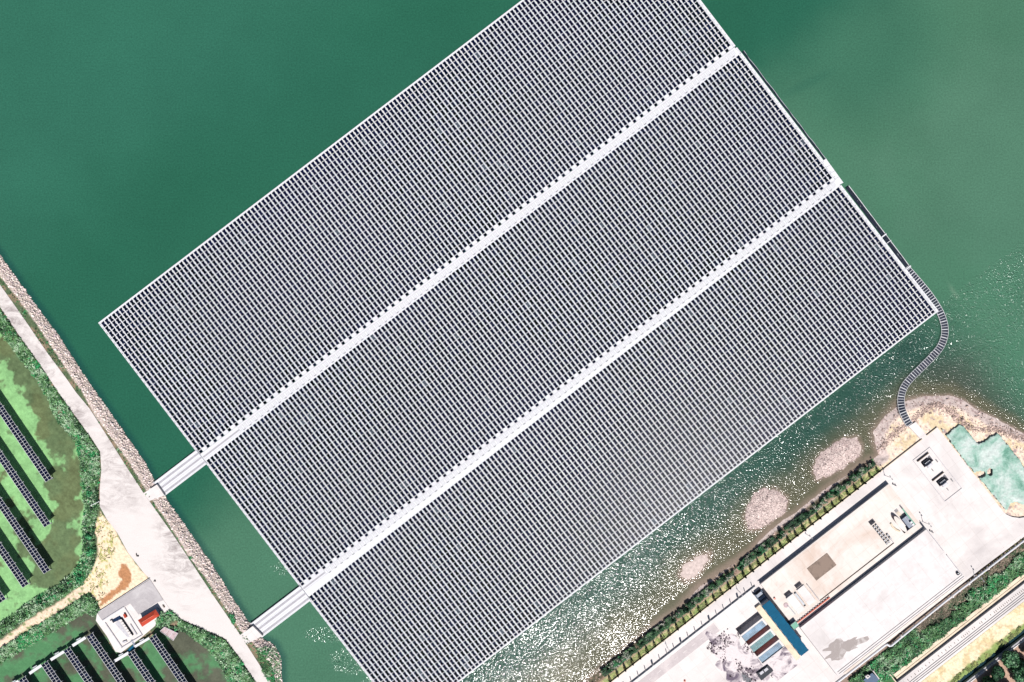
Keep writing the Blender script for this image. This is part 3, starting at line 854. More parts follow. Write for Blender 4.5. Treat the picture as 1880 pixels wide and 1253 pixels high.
# ------------------------------------------------------------------ raised solar tables over the ponds
DA = np.array([0.562, 0.827]); DB = np.array([0.827, -0.562])
def solar_table(end, length, label, down=True, h=3.2, gap=None):
    """end: centre of the end in the picture (photo px), the table runs from there along -DA (up) or +DA (down)."""
    d = -DA if down else DA
    e = np.array(end, float)
    ox, oy, _ = P(*e, 0.3); O = (ox, oy, 0.3)
    root = empty('raised_solar_table', O, 0, label=label, cat='solar table', group='raised solar tables standing in the ponds')
    pitch = 5.7; n = int(length / pitch)
    up, lo = h + 0.45, h - 0.45
    cells = []
    for k in range(n):
        for r in (0, 1):
            a0 = k * pitch + 0.26; a1 = (k + 1) * pitch - 0.26
            b0 = -6.6 + r * 6.6 + 0.35; b1 = b0 + 5.9
            if gap and abs(k - gap) < 1: a0 += 0.5
            cells.append((a0, a1, b0, b1))
    def quad(a0, a1, b0, b1, off, th):
        out = []
        for a, b in ((a0, b0), (a1, b0), (a1, b1), (a0, b1)):
            z = lo + (up - lo) * (b + 6.6) / 13.2 + off
            p = e + d * a + DB * b
            out.append(P(p[0], p[1], z))
        vs = out + [(q[0], q[1], q[2] - th) for q in out]
        fs = [(0, 1, 2, 3), (7, 6, 5, 4), (0, 4, 5, 1), (1, 5, 6, 2), (2, 6, 7, 3), (3, 7, 4, 0)]
        ar = sum(out[i][0] * out[(i + 1) % 4][1] - out[(i + 1) % 4][0] * out[i][1] for i in range(4))
        if ar < 0: fs = [f[::-1] for f in fs]
        return vs, fs
    for c in cells[:100]:
        mb = MB(O); vs, fs = quad(*c, 0.0, 0.04); mb.add(vs, fs, M['solar']); mb.build('solar_panel', root)
    if len(cells) > 100:
        mb = MB(O)
        for c in cells[100:]:
            vs, fs = quad(*c, 0.0, 0.04); mb.add(vs, fs, M['solar'])
        mb.build('solar_panels', root, kind='stuff')
    mb = MB(O); vs, fs = quad(0, n * pitch, -6.8, 6.8, -0.05, 0.07); mb.add(vs, fs, M['white']); mb.build('mounting_frame', root)
    for k in range(0, n + 1, 4):
        p = e + d * (k * pitch) + DB * 6.9
        q = P(p[0], p[1], up - 0.1); p2 = e + d * (k * pitch) + DB * 9.2; q2 = P(p2[0], p2[1], up - 0.15)
        mb = MB(O); mb.tube([q, q2], 0.06, M['white'], 5); mb.build('bracket', root)
        p = e + d * (k * pitch + 1) 
        q = P(p[0], p[1], h - 0.1); mb = MB(O); mb.tube([(q[0], q[1], -0.8), (q[0], q[1], h - 0.1)], 0.16, M['wallc'], 8); mb.build('post', root)
    return root
solar_table((89.5, 882), 285, 'long solar table ending nearest the gravel road, furthest up the duckweed pond')
solar_table((87, 965), 350, 'long solar table second down in the duckweed pond')
solar_table((86, 1050.5), 300, 'long solar table third down in the duckweed pond')
solar_table((47, 1076), 200, 'solar table fourth down in the duckweed pond')
solar_table((5, 1104), 120, 'mostly cut off solar table at the duckweed pond corner')
solar_table((164, 1166), 160, 'solar table whose top end is closest to the pump station west bank', down=False)
solar_table((122, 1192), 130, 'solar table in the lower pond, one over from the pump station side', down=False)
solar_table((81, 1218), 100, 'solar table in the lower pond with two tables between it and the pump station', down=False)
solar_table((40, 1246), 70, 'short visible piece of solar table furthest from the pump station in the lower pond', down=False)
solar_table((240, 1198), 120, 'solar table starting right below the pump station slab', down=False)
solar_table((279.5, 1169), 150, 'solar table beside the pink raft', down=False)

def catwalk(p0, p1, label, w=2.6):
    p0 = np.array(p0, float); p1 = np.array(p1, float); d = (p1 - p0) / np.hypot(*(p1 - p0)); n = np.array([-d[1], d[0]])
    O = P(*p0, 0.3); root = empty('catwalk', O, 0, label=label, cat='catwalk', group='white catwalks joining the solar tables')
    mb = MB(O); mb.ppoly([tuple(p0 + n * w), tuple(p1 + n * w), tuple(p1 - n * w), tuple(p0 - n * w)], 2.3, 2.55, M['white']); mb.build('deck', root)
    mid = (p0 * 0.55 + p1 * 0.45) + n * (w + 2.0)
    mb = MB(O); mb.ppoly([tuple(mid + d * 4 + n * 1.2), tuple(mid - d * 5 + n * .6), tuple(mid - d * 5 - n * 1), tuple(mid + d * 4 - n * 1)], 2.0, 2.35, M['steel']); mb.build('inverter_box', root)
    for f in (0.1, 0.9):
        q = P(*(p0 * (1 - f) + p1 * f), 2.3); mb = MB(O); mb.tube([(q[0], q[1], -0.5), (q[0], q[1], 2.3)], 0.12, M['steel'], 6); mb.build('post', root)
catwalk((157, 1171), (133, 1186), 'white catwalk between the two solar tables closest to the pump station')
catwalk((117, 1197), (93, 1212), 'white catwalk in the middle of the run of lower pond tables')
catwalk((76, 1222), (54, 1237), 'white catwalk near the bottom corner of the lower pond')
catwalk((34, 1251), (18, 1262), 'white catwalk cut off by the lower edge of the photo')
catwalk((236, 1199), (209, 1215), 'white catwalk under the pump station slab, west of its pipe')
catwalk((274, 1172), (247, 1188), 'white catwalk along the east half of the pump station slab', 2.2)

# ------------------------------------------------------------------ pump station on the west bank
O = P(240, 1130, 1.0)
ps = empty('pump_station', O, 0, label='pale concrete pump station yard with sunken screen pit beside the lower pond', cat='pump station')
SL = [(178, 1126.6), (275.5, 1063.5), (301, 1103), (313, 1121), (290, 1136), (284, 1150), (258, 1172), (222, 1199), (212, 1197), (196, 1168), (176, 1140)]
mb = MB(O); mb.ppoly(SL, -0.4, 2.12, M['concrete']); mb.build('slab', ps)
mb = MB(O); mb.ppoly([(275.3, 1064.3), (300, 1102.5), (287, 1107.4), (254.5, 1129), (239, 1108.6), (187.5, 1139.8), (178.8, 1127)], 2.12, 2.2, M['greyroof']); mb.build('grey_paving', ps)
def u2(px, py): return 160 + px / 8.356, 1050 + py / 8.356
def z2(L): return [u2(*p) for p in L]
mb = MB(O)
for L in ([(230, 745), (560, 535), (566, 548), (236, 758)], [(270, 790), (530, 1175), (540, 1168), (280, 784)], [(530, 1175), (840, 985), (834, 975), (527, 1164)], [(570, 560), (840, 980), (848, 974), (580, 556)],
          [(960, 108), (150, 640), (146, 632), (957, 100)]):
    mb.ppoly(z2(L), 2.12, 2.45, M['wallc'])
mb.build('kerb', ps)
mb = MB(O); mb.ppoly(z2([(385, 735), (500, 672), (545, 720), (400, 782)]), 2.12, 2.17, M['darkwin']); mb.build('screen_pit', ps)
mb = MB(O); mb.ppoly(z2([(430, 800), (490, 735), (670, 990), (620, 1010)]), 2.12, 2.2, M['wallc']); mb.build('channel_floor', ps)
for k in range(7):
    x0 = 492 + k * 25; y0 = 738 + k * 37
    mb = MB(O); mb.ppoly(z2([(x0 - 6, y0 + 6), (x0 + 32, y0 - 8), (x0 + 52, y0 + 22), (x0 + 14, y0 + 38)]), 2.2, 3.1, M['concrete'], M['dark']); mb.build('screen_box', ps)
mb = MB(O); mb.ppoly(z2([(548, 660), (575, 648), (605, 700), (575, 716)]), 2.12, 2.9, M['red']); mb.build('red_cabinet', ps)
mb = MB(O); mb.ppoly(z2([(655, 815), (668, 808), (765, 965), (752, 975)]), 2.12, 2.5, M['wallc']); mb.build('rail', ps)
mb = MB(O); mb.ppoly(z2([(335, 770), (372, 745), (400, 790), (362, 812)]), 2.12, 2.9, M['concrete'], M['wallc']); mb.build('valve_box', ps)
mb = MB(O); mb.ppoly(z2([(535, 1080), (600, 1055), (610, 1080), (545, 1105)]), 2.12, 2.6, M['wallc']); mb.build('hatch', ps)
mb = MB(O); q = [P(*u2(690, 1040), 1.8), P(*u2(735, 1120), 1.6), P(*u2(700, 1190), 0.8)]; mb.tube(q, 0.55, M['machine'], 10); mb.build('outlet_pipe', ps)
mb = MB(O); mb.ppoly(z2([(590, 1230), (720, 1110), (745, 1160), (640, 1253)]), 0.3, 1.9, M['blue'], M['wallblue']); mb.build('gate_frame', ps)

# red hip-roofed shed
def shed():
    z0, z1, zr = 2.2, 4.6, 5.5
    R = [P(253, 1139, z1), P(285.6, 1119.2, z1), P(293, 1130.5, z1), P(261, 1151.3, z1)]
    O = (R[0][0], R[0][1], z0)
    root = empty('red_roof_shed', O, 0, label='small shed with a red hipped roof on the pump station corner', cat='shed')
    c = [sum(p[k] for p in R) / 4 for k in (0, 1)]
    inset = [(p[0] + (c[0] - p[0]) * 0.06, p[1] + (c[1] - p[1]) * 0.06) for p in R]
    mb = MB(O); mb.prism(inset, z0, z1 - 0.02, M['wallblue']); wall = mb.build('wall', root)
    m1 = ((R[0][0] + R[3][0]) / 2, (R[0][1] + R[3][1]) / 2); m2 = ((R[1][0] + R[2][0]) / 2, (R[1][1] + R[2][1]) / 2)
    r1 = (m1[0] * .82 + m2[0] * .18, m1[1] * .82 + m2[1] * .18, zr); r2 = (m1[0] * .18 + m2[0] * .82, m1[1] * .18 + m2[1] * .82, zr)
    mb = MB(O); mb.add(R + [r1, r2], [(0, 4, 5, 1)[::-1], (1, 5, 2)[::-1], (2, 5, 4, 3)[::-1], (3, 4, 0)[::-1], (0, 1, 2, 3)], M['red']); mb.build('roof', root)
    mb = MB(O); mb.tube([r1, r2], 0.09, M['redpipe'], 6); mb.build('ridge_cap', root)
    a, b = Vector(inset[0] + (0,)), Vector(inset[1] + (0,))
    d = (b - a).normalized(); n = Vector((-d.y, d.x, 0))
    for k in range(6):
        p = a.lerp(b, (k + 0.7) / 6.4)
        pts = [p - d * .3 + n * .03, p + d * .3 + n * .03, p + d * .3 - n * .02, p - d * .3 - n * .02]
        mb = MB((O[0], O[1], O[2])); mb.prism([(q.x, q.y) for q in pts], 3.2, 4.0, M['steel']); w = mb.build('window', root)
shed()
mb = MB(P(310, 1163, 0.3)); 
RF = [(294, 1159), (302, 1151.5), (326.5, 1163), (318, 1176.5)]
mb.ppoly(RF, 0.2, 0.9, M['pink'])
for f in (0.33, 0.66):
    a = [RF[1][k] * (1 - f) + RF[2][k] * f for k in (0, 1)]; b = [RF[0][k] * (1 - f) + RF[3][k] * f for k in (0, 1)]
    mb.ppoly([tuple(a), (a[0] + .5, a[1] + .3), (b[0] + .5, b[1] + .3), tuple(b)], 0.9, 0.98, M['white'])
for k in range(4):
    a, b = RF[k], RF[(k + 1) % 4]
    mb.tube([P(*a, 1.0), P(*b, 1.0)], 0.07, M['white'], 5)
mb.build('raft', label='small pink decked raft moored below the pump station', cat='raft')

# ------------------------------------------------------------------ rocks
ICO_V = None
def ico():
    t = (1 + 5 ** .5) / 2
    v = np.array([(-1, t, 0), (1, t, 0), (-1, -t, 0), (1, -t, 0), (0, -1, t), (0, 1, t), (0, -1, -t), (0, 1, -t), (t, 0, -1), (t, 0, 1), (-t, 0, -1), (-t, 0, 1)], float)
    v /= np.linalg.norm(v[0])
    f = np.array([(0, 11, 5), (0, 5, 1), (0, 1, 7), (0, 7, 10), (0, 10, 11), (1, 5, 9), (5, 11, 4), (11, 10, 2), (10, 7, 6), (7, 1, 8), (3, 9, 4), (3, 4, 2), (3, 2, 6), (3, 6, 8), (3, 8, 9), (4, 9, 5), (2, 4, 11), (6, 2, 10), (8, 6, 7), (9, 8, 1)])
    return v, f
IV, IF = ico()
def rock_mesh(name, px, py, z, size, cols):
    n = len(px)
    C = plan3(px, py, z)
    sc_ = size[:, None, None] * rng.uniform(0.65, 1.25, (n, 12, 1)) * rng.uniform(0.6, 1.2, (n, 1, 3))
    V = (C[:, None, :] + IV[None] * sc_).reshape(-1, 3)
    F = ((np.arange(n) * 12)[:, None, None] + IF[None]).reshape(-1, 3)
    return np_mesh(name, V, F, [M['rock']], col=np.repeat(cols, 12, 0))
def scatter(poly, n, margin=0.0):
    xs = [p[0] for p in poly]; ys = [p[1] for p in poly]
    px = rng.uniform(max(min(xs), -40), min(max(xs), 1930), n); py = rng.uniform(max(min(ys), -40), min(max(ys), 1300), n)
    k = sdf(px, py, poly) < -margin
    return px[k], py[k]
RIPZONE = [(-60, 388), (0, 468), (60, 552), (109, 618), (161, 699), (179, 724), (224, 788), (268, 852), (284, 884), (305, 915), (340, 965), (390, 1037), (427, 1098), (457, 1142), (478, 1170), (504, 1184), (516, 1208), (518, 1252), (522, 1320)] + RIP_IN[::-1]
px, py = scatter(RIPZONE, 150000)
z, dw, *_ = gh(px, py)
size = rng.gamma(3.0, 0.055, len(px)) + 0.09
size = np.minimum(size, 0.46)
c = np.array([0.60, 0.51, 0.47]) * rng.uniform(0.6, 1.15, (len(px), 1)) + rng.normal(0, 0.012, (len(px), 3))
gap1 = sdf(px, py, [(262, 907), (288, 890), (302, 910), (272, 921)]); gap2 = sdf(px, py, [(440, 1167), (464, 1150), (482, 1168), (453, 1183)])
keep = (gap1 > 0) & (gap2 > 0) & (rng.random(len(px)) < 0.85)
o = link(bpy.data.objects.new('riprap_stones', rock_mesh('riprap_stones', px[keep], py[keep], z[keep] + 0.05, size[keep], np.clip(c[keep], 0.03, 1))))
set_props(o, label='pale pinkish riprap stones along the embankment waterline', cat='stones', kind='stuff')
# loose boulders at the foot, partly drowned
# rubble on the east spit and along the planted bank
SPIT = [(1604, 794), (1627, 764), (1656, 742), (1680, 737), (1698, 732), (1740, 728), (1796, 756), (1830, 771), (1880, 798), (1930, 815), (1930, 850), (1880, 835), (1845, 812), (1800, 790), (1760, 770), (1720, 762), (1690, 765), (1650, 790), (1635, 815), (1612, 830)]
LINE = [(1612, 828), (1632, 806), (1652, 790), (1672, 776), (1698, 752), (1716, 742), (1742, 752), (1768, 776), (1790, 790), (1826, 787), (1850, 797), (1880, 806), (1930, 820)]
px, py = scatter(SPIT, 9000); 
k = rng.integers(0, len(LINE) - 1, 2600); t = rng.random(2600); L = np.array(LINE)
lx = L[k, 0] * (1 - t) + L[k + 1, 0] * t + rng.normal(0, 3.4, 2600); ly = L[k, 1] * (1 - t) + L[k + 1, 1] * t + rng.normal(0, 3.4, 2600)
px = np.concatenate([px[::3], lx]); py = np.concatenate([py[::3], ly])
bx, by = scatter([(1080, 1252), (1121, 1215), (1181, 1166), (1242, 1119), (1302, 1065), (1383, 1008), (1465, 936), (1535, 883), (1600, 842), (1612, 850), (1470, 955), (1300, 1087), (1130, 1222), (1095, 1256)], 26000)
px = np.concatenate([px, bx[::2]]); py = np.concatenate([py, by[::2]])
z, *_ = gh(px, py)
size = rng.gamma(2.2, 0.06, len(px)) + 0.05; size = np.minimum(size, 0.6)
c = np.array([0.36, 0.27, 0.235]) * rng.uniform(0.4, 1.45, (len(px), 1))
o = link(bpy.data.objects.new('shore_rubble', rock_mesh('shore_rubble', px, py, z + 0.02, size, c)))
set_props(o, label='brown rubble and stones scattered along the sandy eastern shore', cat='rubble', kind='stuff')
px, py = scatter(ISL1, 5000, -2); p2, q2 = scatter(ISL2, 5000, -2)
px = np.concatenate([px, p2]); py = np.concatenate([py, q2]); z, *_ = gh(px, py); k = z > -0.05
px, py, z = px[k], py[k], z[k]
o = link(bpy.data.objects.new('islet_pebbles', rock_mesh('islet_pebbles', px, py, z, rng.gamma(2, 0.04, len(px)) + 0.05, np.array([0.42, 0.33, 0.31]) * rng.uniform(0.5, 1.35, (len(px), 1)))))
set_props(o, label='pale pebbles covering the two low islets near the shore', cat='pebbles', kind='stuff')

# ------------------------------------------------------------------ low vegetation (one mass each)
PAL = np.array([(0.010, 0.038, 0.014), (0.020, 0.070, 0.024), (0.055, 0.13, 0.045), (0.09, 0.20, 0.075), (0.16, 0.28, 0.15), (0.27, 0.36, 0.24), (0.02, 0.20, 0.06)])
def tufts(name, px, py, zfun, size, hgt, weights, label, pal=PAL, cat_='vegetation', blades=7):
    n = len(px)
    z = zfun(px, py) if callable(zfun) else np.full(n, zfun)
    C = plan3(px, py, z)
    cl = vnoise(px, py, 9, 77, 3)                       # clumps choose their own shade and height
    sp = vnoise(px + 500, py, 26, 78, 3)
    s = size * rng.uniform(0.5, 1.4, n); hh = hgt * (0.35 + 1.5 * np.clip((cl - 0.3) * 2, 0, 1)) * rng.uniform(0.6, 1.3, n)
    ang = rng.uniform(0, 2 * math.pi, (n, blades)); rad = rng.uniform(0.3, 1.0, (n, blades)) * s[:, None]
    ca, sa = np.cos(ang), np.sin(ang)
    base = C[:, None, :] + np.stack([ca * rad * 0.35, sa * rad * 0.35, rng.uniform(0.1, 0.9, (n, blades)) * hh[:, None]], -1)
    w = 0.30 * s[:, None]
    p0 = base + np.stack([-sa * w, ca * w, np.zeros_like(ca)], -1); p1 = base - np.stack([-sa * w, ca * w, np.zeros_like(ca)], -1)
    tip = base + np.stack([ca * rad, sa * rad, rng.uniform(-0.3, 0.5, (n, blades)) * s[:, None]], -1)
    V = np.stack([p0, p1, tip], 2).reshape(-1, 3)
    F = np.arange(n * blades * 3).reshape(-1, 3)
    ci = rng.choice(len(pal), n, p=np.array(weights) / sum(weights))
    # neighbours tend to be the same plant
    cidx = np.clip(((sp - 0.28) / 0.44 * len(pal)).astype(int), 0, len(pal) - 1)
    ci = np.where(rng.random(n) < 0.45, cidx, ci)
    col = pal[ci] * rng.uniform(0.7, 1.3, (n, 1))
    me = np_mesh(name, V, F, [M['leaf']], col=np.repeat(col, blades * 3, 0))
    o = link(bpy.data.objects.new(name, me)); set_props(o, label=label, cat=cat_, kind='stuff'); return o
def gz(px, py):
    z, *_ = gh(px, py); return z
def gz_west(px, py):
    z, dw, *_ = gh(px, py); d1 = sdf(px, py, POND1); d2 = sdf(px, py, POND2)
    return np.minimum(z, np.maximum(0.3, np.minimum(d1 * 0.12 + 0.3, d2 * 0.12 + 0.3)))
V2 = [(-40, 500), (0, 566), (32, 614), (72, 669), (106, 721), (139, 767), (166, 806), (182, 830), (184, 863), (181, 899), (181, 930), (176, 950), (174, 985), (176, 1020), (168, 1050), (150, 1075), (112, 1098), (60, 1130), (0, 1170), (-40, 1190),
      (-40, 1170), (0, 1146), (28, 1124), (60, 1101), (110, 1071), (136, 1050), (149, 1030), (154, 1000), (152, 960), (156, 935), (153, 905), (151, 870), (147, 840), (141, 812), (122, 792), (103, 768), (90, 733), (66, 694), (36, 656), (16, 630), (-6, 600), (-40, 560)]
px, py = scatter(V2, 60000)
tufts('bank_vegetation', px, py, gz_west, 0.55, 0.9, (3, 4, 5, 4, 3, 3, 1), 'leafy green bank vegetation between the duckweed pond and the gravel road')
V3 = [(-40, 1215), (0, 1192), (65, 1152), (118, 1120), (163, 1089), (178, 1104), (183, 1122), (172, 1130), (158, 1124), (140, 1133), (100, 1158), (60, 1182), (0, 1218), (-40, 1240)]
px, py = scatter(V3, 26000)
tufts('reed_bank', px, py, gz_west, 0.6, 0.9, (2, 3, 5, 5, 4, 4, 1), 'pale green reeds on the lower side of the sandy dike track')
V4 = [(296, 1122), (306, 1126), (313, 1120), (334, 1140), (371, 1156), (413, 1175), (438, 1208), (470, 1255), (500, 1300), (445, 1300), (422, 1256), (412, 1230), (395, 1204), (372, 1182), (345, 1162), (322, 1153), (303, 1148), (288, 1152), (286, 1146)]
px, py = scatter(V4, 26000); k = sdf(px, py, [(313, 1136), (330, 1138), (328, 1150), (310, 1150)]) > 0
tufts('reed_bank', px[k], py[k], gz_west, 0.6, 0.9, (3, 3, 4, 4, 5, 4, 2), 'pale green reeds between the gravel road and the murky lower pond')
V1 = ROAD_R[:-1] + RIP_IN[::-1]
px, py = scatter(V1, 60000, 0.5); n = vnoise(px, py, 14, 91, 3); k = n > 0.45
tufts('verge_weeds', px[k], py[k], gz, 0.30, 0.3, (5, 5, 3, 1, 0, 0, 1.5), 'dark low weeds on the verge between the gravel road and the riprap')
px, py = scatter([(505, 1185), (515, 1210), (516, 1290), (480, 1230), (470, 1190)], 3000)
tufts('verge_weeds', px, py, gz, 0.35, 0.3, (5, 5, 3, 1, 0, 0, 1), 'dark weeds among the stones on the bulge past the southern gangway')
px, py = scatter(SAND, 5000); k = (vnoise(px, py, 8, 55, 3) > 0.56) & (px < 205 + (1040 - py) * .2)
tufts('sand_weeds', px[k], py[k], lambda a, b: np.full(len(a), 1.9), 0.25, 0.2, (1, 2, 2, 1, 0, 0, 0), 'yellow green weeds dotted over the sandy plot', pal=np.array([(0.03, 0.06, 0.02), (0.14, 0.16, 0.04), (0.26, 0.26, 0.08), (0.34, 0.33, 0.12), (0.1, 0.1, 0.05), (0.1, 0.1, 0.05), (0.1, 0.1, 0.05)]))
# verge south of the works
def qscatter(a0, a1, b0, b1, n):
    a = rng.uniform(a0, a1, n); b = rng.uniform(b0, b1, n); return 1402 + a * CA + b * SA, 1080 - a * SA + b * CA, a, b
px, py, a, b = qscatter(20, 560, 229, 269, 60000); nn = vnoise(px, py, 20, 41, 4)
k = (px < 1930) & (py < 1300) & ((b > 243 + (nn - 0.5) * 40) | (a < 170))
tufts('railway_bank_growth', px[k], py[k], 0.6, 0.55, 0.9, (5, 6, 5, 3, 1, 0.6, 2.5), 'dense green growth between the white pipe and the railway wall')
k = (px < 1930) & (py < 1300) & ~((b > 243 + (nn - 0.5) * 40) | (a < 170)) & (rng.random(len(px)) < 0.35)
tufts('dry_scrub', px[k], py[k], 0.6, 0.3, 0.35, (3, 2, 3, 2, 1, 1, 1), 'dry brown scrub just below the white pipe', pal=np.array([(0.04, 0.05, 0.03), (0.08, 0.075, 0.05), (0.16, 0.12, 0.09), (0.24, 0.19, 0.14), (0.3, 0.24, 0.17), (0.03, 0.08, 0.03), (0.1, 0.1, 0.06)]))
px, py, a, b = qscatter(60, 560, 343, 354, 12000); k = (px < 1930) & (py < 1300) & (vnoise(px, py, 10, 43, 3) > 0.52)
tufts('canal_verge_weeds', px[k], py[k], 0.6, 0.2, 0.18, (2, 2, 3, 2, 0, 0, 0), 'yellow green weeds on the verge of the dark canal', pal=np.array([(0.03, 0.05, 0.02), (0.1, 0.14, 0.04), (0.2, 0.24, 0.07), (0.3, 0.3, 0.1), (0.1, 0.1, 0.05), (0.1, 0.1, 0.05), (0.1, 0.1, 0.05)]))
px, py, a, b = qscatter(-330, 300, -48, -37, 20000); k = (px > 1040) & (py < 1300) & (vnoise(px, py, 7, 44, 3) > 0.45)
tufts('lawn_strip', px[k], py[k], 1.0, 0.16, 0.10, (0, 1, 3, 3, 0, 0, 0), 'thin yellowish lawn strip beside the white promenade', pal=np.array([(0.03, 0.05, 0.02), (0.10, 0.16, 0.05), (0.19, 0.27, 0.08), (0.32, 0.33, 0.12), (0.1, 0.1, 0.05), (0.1, 0.1, 0.05), (0.1, 0.1, 0.05)]), cat_='lawn')

px, py, a, b = qscatter(-330, 302, -65, -52, 18000); k = (px > 1030) & (py < 1300) & (vnoise(px, py, 15, 47, 4) + 0.10 * (b > -60) > 0.47)
tufts('hedge_undergrowth', px[k], py[k], 0.7, 0.32, 0.6, (6, 5, 3, 1.2, 0.6, 0.5, 0.3), 'dark low undergrowth filling the waterside hedge bank', pal=np.array([(0.006, 0.022, 0.010), (0.012, 0.045, 0.018), (0.03, 0.09, 0.035), (0.07, 0.16, 0.06), (0.2, 0.22, 0.17), (0.34, 0.30, 0.28), (0.02, 0.14, 0.05)]))
# ------------------------------------------------------------------ shrubs and trees
def foliage_mesh(name, r, h, n, pal, leaf=0.16, seed=0, squash=1.0):
    g = np.random.default_rng(seed)
    # a few lobes make an uneven outline
    L = max(3, int(4 + r)); lob = g.normal(0, 1, (L, 3)); lob /= np.linalg.norm(lob, axis=1)[:, None]
    lc = lob * np.array([r * .55, r * .55, h * .25]) * g.uniform(0.5, 1.1, (L, 1)) + np.array([0, 0, h * .55]); lr = g.uniform(0.45, 0.7, L) * r
    k = g.integers(0, L, n); d = g.normal(0, 1, (n, 3)); d /= np.linalg.norm(d, axis=1)[:, None]
    p = lc[k] + d * (lr[k] * g.uniform(0.6, 1.05, n) ** 0.6)[:, None] * np.array([1, 1, squash])
    p[:, 2] = np.clip(p[:, 2], 0.08, h * 1.15)
    t1 = np.cross(d + g.normal(0, .5, (n, 3)), g.normal(0, 1, (n, 3))); t1 /= np.linalg.norm(t1, axis=1)[:, None]
    t2 = np.cross(d, t1); t2 /= np.linalg.norm(t2, axis=1)[:, None] + 1e-9
    s = leaf * g.uniform(0.6, 1.5, n)[:, None]
    V = np.stack([p - t1 * s, p + t2 * s * .8, p + t1 * s, p - t2 * s * .8], 1).reshape(-1, 3)
    F = np.arange(n * 4).reshape(-1, 4)
    lobc = g.uniform(0.65, 1.35, L)
    col = pal[g.integers(0, len(pal), n)] * (lobc[k] * g.uniform(0.75, 1.25, n))[:, None]
    return np_mesh(name, V, F, [M['leaf']], col=np.repeat(col, 4, 0))
DG = np.array([(0.004, 0.020, 0.009), (0.007, 0.034, 0.014), (0.013, 0.056, 0.022), (0.035, 0.10, 0.04)])
PG = np.array([(0.06, 0.12, 0.06), (0.20, 0.22, 0.16), (0.32, 0.28, 0.26), (0.02, 0.05, 0.02)])
YG = np.array([(0.16, 0.17, 0.05), (0.25, 0.24, 0.08), (0.05, 0.08, 0.02)])
def trunk_mesh(name, r, h, seed=0, limbs=3):
    mb = MB(); g = random.Random(seed)
    mb.tube([(0, 0, -0.3), (0.05 * r, 0, h * .5), (0, 0.05, h)], [r, r * .75, r * .45], M['trunk'], 7)
    for k in range(limbs):
        a = k * 2.1 + g.random(); l = h * .6
        mb.tube([(0, 0, h * .6), (math.cos(a) * l * .4, math.sin(a) * l * .4, h * .85), (math.cos(a) * l * .8, math.sin(a) * l * .8, h * 1.15)], [r * .5, r * .35, r * .15], M['trunk'], 5)
    me = bpy.data.meshes.new(name); me.from_pydata(mb.v, [], mb.f); me.materials.append(M['trunk']); return me
def plant(name, fol, tr, loc, rz, s, part='foliage', **kw):
    root = empty(name, loc, rz, **kw); root.scale = (s, s, s * random.uniform(0.85, 1.15))
    link(bpy.data.objects.new(part, fol), root)
    link(bpy.data.objects.new('trunk', tr), root)
    return root
shr = [foliage_mesh('foliage', 1.15, 1.5, 420, DG, 0.17, s) for s in range(5)]
pal_shr = [foliage_mesh('foliage', 0.8, 1.0, 240, PG, 0.14, 20 + s) for s in range(3)]
stem_me = trunk_mesh('trunk', 0.06, 0.9, 1)
r = random.Random(5)
a = 296.0
while a > -330:
    b = r.uniform(-64, -55)
    x, y = Q(a, b)
    if x > 1020 and y < 1290:
        if r.random() < 0.80:
            plant('shrub', r.choice(shr), stem_me, P(x, y, 0.75), r.uniform(0, 6), r.choice((0.35, 0.45, 0.55, 0.65, 0.8, 0.95)), label='dark green bushy shrub in the hedge between the water and the lawn strip', cat='shrub', group='dark shrubs of the waterside hedge')
        else:
            plant('shrub', r.choice(pal_shr), stem_me, P(x, y, 0.75), r.uniform(0, 6), r.uniform(0.8, 1.2), label='pale dry shrub among the dark hedge by the water', cat='shrub', group='pale shrubs of the waterside hedge')
    a -= r.choice((2.5, 4, 6, 9, 13))
# clipped conical shrubs on the lawn strip
def cone_mesh():
    g = np.random.default_rng(3); n = 260
    t = g.random(n) ** 0.7; z = 0.1 + 2.0 * (1 - t); rad = 0.42 * (0.35 + 0.65 * t) ; an = g.uniform(0, 6.283, n)
    p = np.stack([rad * np.cos(an), rad * np.sin(an), z], 1)
    t1 = np.stack([-np.sin(an), np.cos(an), g.normal(0, .4, n)], 1); t2 = np.stack([np.cos(an) * .3, np.sin(an) * .3, np.ones(n)], 1)
    s = 0.13
    V = np.stack([p - t1 * s, p - t2 * s, p + t1 * s, p + t2 * s], 1).reshape(-1, 3)
    col = np.array([0.004, 0.016, 0.008]) * g.uniform(0.6, 1.5, (n, 1))
    return np_mesh('crown', V, np.arange(n * 4).reshape(-1, 4), [M['leaf']], col=np.repeat(col, 4, 0))
cone_me = cone_mesh()
a = 297.0
while a > -330:
    x, y = Q(a, -42.0)
    if x > 1030 and y < 1290:
        plant('clipped_evergreen', cone_me, stem_me, P(x, y, 1.0), r.uniform(0, 6), r.uniform(1.25, 1.45), part='crown', label='narrow clipped evergreen in the even row along the promenade lawn', cat='evergreen', group='clipped evergreens in a row on the lawn strip')
    a -= 17.3
# yellowish bushes at the yard's south edge
ygm = [foliage_mesh('foliage', 0.45, 0.7, 90, YG, 0.12, 40 + s) for s in range(3)]
for i in range(30):
    a = 306 + i * 4.4; x, y = Q(a, 222 + r.uniform(-1.5, 2.5) - (2 if i > 14 else 0))
    if x < 1910:
        plant('low_bush', r.choice(ygm), stem_me, P(x, y, 0.6), r.uniform(0, 6), r.uniform(0.9, 1.5), label='little yellow green bush in the row above the white pipe', cat='bush', group='yellow green bushes above the white pipe')
